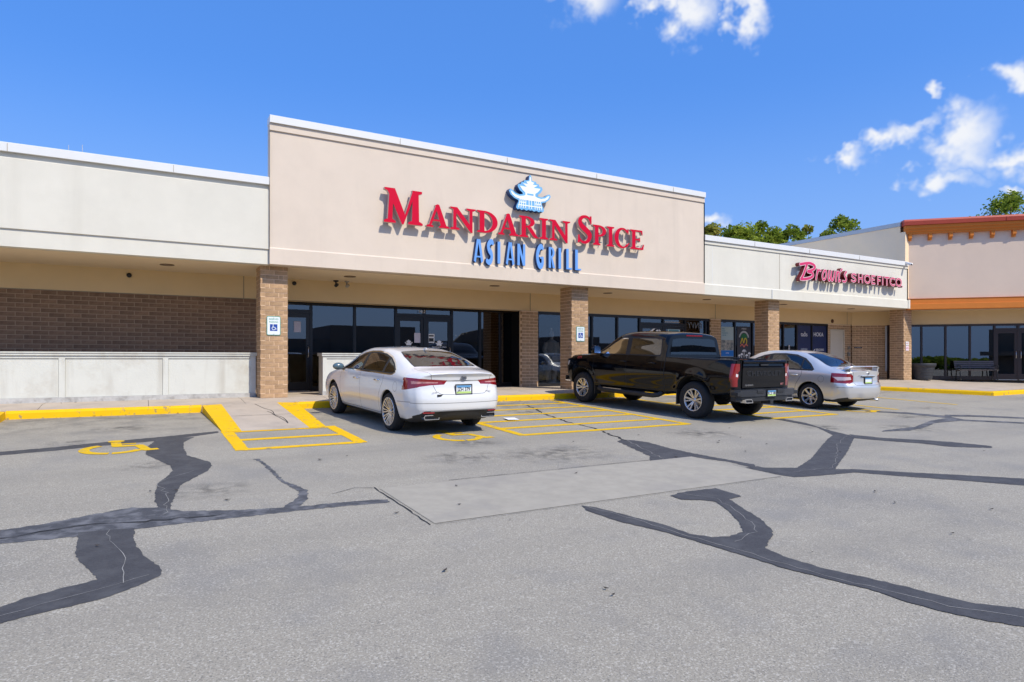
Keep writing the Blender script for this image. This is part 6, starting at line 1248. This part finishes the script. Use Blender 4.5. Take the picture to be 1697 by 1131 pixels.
# boxes and sign in the brick corner
for (x, z, w, h, nm) in ((27.98, 1.42, .11, .13, 'upper small grey junction box in the brick corner'), (27.96, 1.12, .13, .18, 'lower grey junction box in the brick corner')):
    o = box('junction_box', x - w / 2, x + w / 2, 17.87, 17.951, z - h / 2, z + h / 2, mat('galvanised_box', (.22, .20, .17), rough=.6), None, bev=.008); tag(o, nm, 'junction box', 'junction boxes in the corner')
o = tube('conduit', [(27.98, 17.925, .02), (27.98, 17.925, 1.0)], .014, mat('galvanised_box', (.22, .20, .17)), None, 8); tag(o, 'thin conduit below the junction boxes', 'conduit')
o = box('wall_plaque', .10, .42, -.012, -.001, 1.40, 1.46, black, None, M=M45); tag(o, 'small dark plaque on the angled brick wall', 'plaque'); text('lettering', 'NO SMOKING', .035, print_w, o, M45 @ T(.26, -.0135, 1.43), .0005)
o = box('paper_dispenser', 1.36, 1.44, -.04, -.001, .35, 2.4, mat('pale_pipe', (.42, .45, .48)), None, M=M45, bev=.01); o.name = 'downpipe'; tag(o, 'pale vertical downpipe behind the corner pier', 'pipe')
# round planter
pt = mat('grey_planter', (.036, .039, .046), rough=.55, var=.08, vscale=6)
pp = empty('round_planter', (29.70, 15.62, 0)); tag(pp, 'large round dark grey planter tapering to its base at the corner pier', 'planter')
pr_ = [(0, 0), (.335, 0), (.345, .02)]
for k in range(9): z = .04 + .058 * k; r = .35 + .012 * k + (.006 if k % 2 else 0); pr_ += [(r, z), (r + .010, z + .03)]
pr_ += [(.475, .575), (.505, .60), (.515, .70), (.505, .72), (.465, .72), (.455, .66)]
po = lathe('pot', pr_, pt, pp, 48, T(29.70, 15.62, 0)); lathe('soil', [(0, .66), (.456, .655)], mat('soil', (.03, .022, .016), rough=1, var=.4, vscale=20, bump=.8), pp, 32, T(29.70, 15.62, 0))
# bench: cast iron ends with slats
bn = empty('park_bench', (31.45, 14.35, 0)); tag(bn, 'dark slatted park bench with cast iron arms in front of the corner store windows', 'bench')
iron = mat('cast_iron', (.022, .022, .024), rough=.4, metal=.5); slm = mat('weathered_slat', (.11, .095, .098), rough=.6, var=.15, vscale=8)
MBn = M45 @ T(4.05, -.72, .001)
for x in (.05, 1.42):
    bm = bmesh.new()
    for pts, rr_ in (([(x, .02, 0), (x, .03, .12), (x, .06, .30), (x, .04, .42)], .022), ([(x, .52, 0), (x, .50, .2), (x, .46, .40), (x, .54, .62), (x, .60, .80)], .022), ([(x, .04, .42), (x, .25, .40), (x, .46, .40)], .02), ([(x, .0, .44), (x, -.02, .56), (x, .06, .62), (x, .3, .63), (x, .52, .58)], .018)): addtube(bm, pts, rr_, 8)
    for q in ((x, .02, 0.02), (x, .52, 0.02), (x, -.01, .60)): bmesh.ops.create_uvsphere(bm, u_segments=10, v_segments=6, radius=.033, matrix=Matrix.Translation(q))
    bm.transform(MBn); bmobj('end_frame', bm, iron, bn, True)
for k in range(5): box('seat_slat', -.02, 1.49, .05 + .085 * k, .12 + .085 * k, .425 - .004 * k, .45 - .004 * k, slm, bn, .006, MBn)
for k in range(4): box('back_slat', -.02, 1.49, .475 + .03 * k, .497 + .03 * k, .50 + .085 * k, .572 + .085 * k, slm, bn, .006, MBn)
# warrior statue behind the window
clay = mat('grey_clay', (.46, .40, .34), rough=.85, var=.25, vscale=7, bump=.5, bscale=40)
bm = bmesh.new(); sx_, sy_ = 12.08, 18.36
def blob(x, y, z, a, b, c): bmesh.ops.create_uvsphere(bm, u_segments=16, v_segments=10, radius=1, matrix=Matrix.Translation((sx_ + x, sy_ + y, z)) @ Matrix.Diagonal((a, b, c, 1)))
for z, a, b in ((.16, .20, .16),): box_ = addbox(bm, sx_ - .3, sx_ + .3, sy_ - .25, sy_ + .25, 0, .14)
for s in (1, -1): addtube(bm, [(sx_ + s * .11, sy_, .14), (sx_ + s * .11, sy_, .60)], [.085, .10], 12); blob(s * .11, -.07, .17, .08, .15, .05); addtube(bm, [(sx_ + s * .22, sy_, 1.46), (sx_ + s * .29, sy_ + .01, 1.20), (sx_ + s * .25, sy_ - .10, .98)], [.075, .07, .05], 10); blob(s * .24, -.12, .95, .05, .06, .06)
addtube(bm, [(sx_, sy_, .52), (sx_, sy_, .80), (sx_, sy_, 1.02), (sx_, sy_, 1.25), (sx_, sy_, 1.48), (sx_, sy_, 1.56)], [.30, .255, .19, .205, .20, .08], 18)
addtube(bm, [(sx_, sy_, 1.52), (sx_, sy_, 1.64)], .06, 10); blob(0, -.01, 1.74, .085, .10, .125); blob(0, -.10, 1.73, .016, .02, .03); blob(.0, .02, 1.90, .05, .05, .07); blob(.085, 0, 1.73, .015, .03, .04); blob(-.085, 0, 1.73, .015, .03, .04)
for a in (-.12, 0, .12): addbox(bm, sx_ + a - .05, sx_ + a + .05, sy_ - .29, sy_ - .25, .55, 1.0)
st = bmobj('warrior_statue', bm, clay, None, True); md = st.modifiers.new('remesh', 'REMESH'); md.mode = 'VOXEL'; md.voxel_size = .018; md.use_smooth_shade = True
tag(st, 'grey clay warrior statue in a long robe standing behind the window beside the second pier', 'statue')
# string of small bulbs inside the restaurant
o = empty('bulb_string', (9.0, 19.2, 1.7)); tag(o, 'string of small white bulbs inside the restaurant window', 'lights'); bulb = mat('white_bulb', (.8, .8, .75), emit=((1, .95, .85), 1.2))
tube('wire', cr([(8.6, 19.2, 1.80), (8.85, 19.2, 1.66), (9.1, 19.2, 1.70), (9.35, 19.2, 1.84)], 5), .004, black, o, 5)
for k in range(6):
    bm = bmesh.new(); bmesh.ops.create_uvsphere(bm, u_segments=8, v_segments=6, radius=.016, matrix=Matrix.Translation((8.65 + .13 * k, 19.2, 1.74 - .07 * math.sin(k / 5 * math.pi) + .02 * (k > 3)))); bmobj('bulb', bm, bulb, o, True)
# antenna mast on the roof
an = empty('roof_antenna', (-2.2, 30, 4.62)); tag(an, 'thin aerial mast standing on the roof at the far left', 'antenna'); am = mat('aerial_metal', (.35, .36, .38), rough=.5)
bm = bmesh.new(); addtube(bm, [(-2.18, 30, 4.6), (-2.18, 30, 8.62)], .03, 6); addtube(bm, [(-2.40, 30, 8.52), (-1.96, 30, 8.60)], .016, 6); addtube(bm, [(-2.3, 30, 8.36), (-2.05, 30, 8.34)], .03, 6); bmobj('mast', bm, am, an)
for x, z in ((-2.40, 8.5), (-1.96, 8.58), (-2.12, 8.5)): tube('whip', [(x, 30, z), (x, 30, z + (.62 if abs(x + 2.12) > .1 else .3))], .011, am, an, 5)
# cracks on the ramp slab
def rampz(y): return -.063 + (lz(11.85) + .007 + .063) * (15.03 - y) / (15.03 - 11.85)
q = [(2.15, 14.9), (2.2, 14.4), (2.32, 14.0), (2.28, 13.4), (2.38, 13.0), (2.36, 12.4)]; q = jag([*q], .02, .2, 3)[:-4]
v, f = union2d(stroke(q, .014)); S(mesh('crack', [(a, b, rampz(b) + .003) for a, b in v], f, crackm))
v, f = union2d([rect(1.5, 13.42, 2.61, 13.432)]); S(mesh('ramp_joint', [(a, b, rampz(b) + .003) for a, b in v], f, crackm))
# ---------------------------------------------------------------- trees
def leafmat(name, c1, c2, trans=.35):
    mt = bpy.data.materials.new(name); mt.use_nodes = True; nt = mt.node_tree; N = nt.nodes; L = nt.links; N.clear(); o = N.new('ShaderNodeOutputMaterial')
    tc = N.new('ShaderNodeTexCoord'); n = N.new('ShaderNodeTexNoise'); n.inputs['Scale'].default_value = .9; n.inputs['Detail'].default_value = 6; L.new(tc.outputs['Object'], n.inputs['Vector'])
    mr = N.new('ShaderNodeMapRange'); L.new(n.outputs[0], mr.inputs[0]); mr.inputs[1].default_value = .35; mr.inputs[2].default_value = .65
    mx = N.new('ShaderNodeMix'); mx.data_type = 'RGBA'; L.new(mr.outputs[0], mx.inputs[0]); mx.inputs[6].default_value = (*c1, 1); mx.inputs[7].default_value = (*c2, 1)
    d = N.new('ShaderNodeBsdfDiffuse'); t = N.new('ShaderNodeBsdfTranslucent'); L.new(mx.outputs[2], d.inputs[0]); L.new(mx.outputs[2], t.inputs[0])
    s = N.new('ShaderNodeMixShader'); s.inputs[0].default_value = trans; L.new(d.outputs[0], s.inputs[1]); L.new(t.outputs[0], s.inputs[2]); L.new(s.outputs[0], o.inputs[0]); return mt
leaf_a = leafmat('leaf_green', (.14, .21, .026), (.31, .37, .055)); leaf_b = leafmat('leaf_yellow_green', (.19, .22, .035), (.38, .36, .08)); bark = mat('bark', (.10, .075, .055), rough=.95, var=.3, vscale=8, bump=.8, bscale=20)
def tree(x, y, zb, h, rad, label, lm, seed, n=7000, ls=.2, group='trees behind the mall', clumps=34, low=.35):
    rnd = random.Random(seed); t = empty('tree', (x, y, zb)); tag(t, label, 'tree', group); th = h * .45
    bm = bmesh.new(); addtube(bm, [(x, y, zb), (x + .1, y, zb + th * .5), (x, y + .1, zb + th), (x + .1, y, zb + h * .75)], [h * .028, h * .022, h * .016, h * .005], 10)
    cl = []
    for k in range(clumps):
        a = rnd.uniform(0, 6.283); u = rnd.random() ** .5; e = rnd.uniform(low, 1.0)
        prof = math.sin(math.pi * min(1, max(.06, (e - low * .6) / (1.04 - low * .6)) ** .8)) ** .7
        cx, cy, cz = x + math.cos(a) * rad * u * prof, y + math.sin(a) * rad * u * prof, zb + h * e - .2 * rad * u
        cl.append((cx, cy, cz, rad * rnd.uniform(.11, .31)))
        if k % 3 == 0: addtube(bm, [(x, y, zb + th * rnd.uniform(.7, 1.3)), ((x + cx) / 2, (y + cy) / 2, (zb + th + cz) / 2 + .3), (cx, cy, cz)], [h * .010, h * .006, h * .002], 6)
    bmobj('trunk', bm, bark, t, True)
    V = []; F = []
    for i in range(n):
        cx, cy, cz, r = cl[rnd.randrange(len(cl))]
        d = Vector((rnd.gauss(0, 1), rnd.gauss(0, 1), rnd.gauss(0, .8))).normalized() * r * rnd.random() ** .40
        c = Vector((cx, cy, cz)) + d; a = Vector((rnd.gauss(0, 1), rnd.gauss(0, 1), rnd.gauss(0, .6))).normalized(); b = a.cross(Vector((rnd.gauss(0, 1), rnd.gauss(0, 1), rnd.gauss(0, 1)))).normalized(); s = ls * rnd.uniform(.6, 1.3)
        k = len(V); V += [c - a * s, c + b * s * .5, c + a * s, c - b * s * .5]; F.append((k, k + 1, k + 2, k + 3))
    mesh('crown', V, F, lm, t); return t
def at(px, zc): xc = (px - 848.5) / 1072 * zc; return xc * .8673 + zc * .4978, -xc * .4978 + zc * .8673
for i, (px, py, zc, rad, nm, lm) in enumerate(((1172, 366, 58, 3.0, 'small tree top just right of the raised beige front', leaf_b), (1226, 368, 60, 3.6, 'rounded green tree top left of the middle over the white fascia', leaf_a), (1264, 366, 64, 3.4, 'green tree top with a narrow crown over the white fascia', leaf_a), (1306, 366, 66, 4.2, 'broad green tree top in the middle of the row behind the roof', leaf_a), (1350, 362, 70, 4.2, 'sparse yellowish tree top behind the roof', leaf_b), (1398, 353, 66, 3.4, 'tallest green tree top where the grey side wall starts', leaf_a), (1676, 316, 72, 5.6, 'big green tree top above the red coping at the far right', leaf_a))):
    x, y = at(px, zc); h = .89 + (596 - py) / 1072 * zc + .4 - .35
    tree(x, y, -.4, h, rad, nm, lm, 20 + i, 11000 if lm is leaf_a else 5500, .19, clumps=(38, 38, 38, 38, 26, 64, 60)[i])
# ---------------------------------------------------------------- across the lot, behind the camera: seen mirrored in the shop glass
op = empty('store_row', (55, -50, lz(-50))); tag(op, 'long brown store row across the lot, mirrored in the shop windows', 'building')
opm = mat('brown_stucco', (.20, .16, .13), rough=.9, var=.08, vscale=.5); zb = lz(-50)
box('wall', 4, 120, -62, -50, zb, zb + 5.4, opm, op); 
for a, b, c in ((4, 10, 6.6), (22, 34, 7.3), (58, 66, 6.4), (84, 96, 7.2)): box('parapet', a, b, -61.9, -49.8, zb, zb + c, opm, op)
prism('gable', [(40, zb + 5.3), (52, zb + 5.3), (50.5, zb + 6.6), (46, zb + 7.6), (41.5, zb + 6.6)], -50.2, -49.7, opm, op, 'Y')
for k in range(18): box('shop_window', 7 + 6.2 * k, 11.5 + 6.2 * k, -49.98, -49.9, zb + .3, zb + 2.8, black, op)
box('canopy', 4, 120, -49.7, -47.5, zb + 3.2, zb + 3.7, opm, op)
rnd = random.Random(9); V = []; F = []
for k in range(14000):
    t = rnd.random(); x = 2 - 300 * t; y = -150 + 60 * t + rnd.uniform(-4, 4); top = 2.4 + .7 * math.sin(x * .11) + .5 * math.sin(x * .37 + 1); c = Vector((x, y, lz(-50) + top * rnd.random() ** .7)); a = Vector((rnd.gauss(0, 1), rnd.gauss(0, 1), rnd.gauss(0, .6))).normalized(); b = a.cross(Vector((rnd.gauss(0, 1), rnd.gauss(0, 1), rnd.gauss(0, 1)))).normalized(); q = rnd.uniform(.5, 1.0)
    n = len(V); V += [c - a * q, c + b * q * .6, c + a * q, c - b * q * .6]; F.append((n, n + 1, n + 2, n + 3))
tag(mesh('tree_line', V, F, leaf_a), 'far line of trees across the lot, mirrored low in the corner store glass', 'woods', kind='stuff')
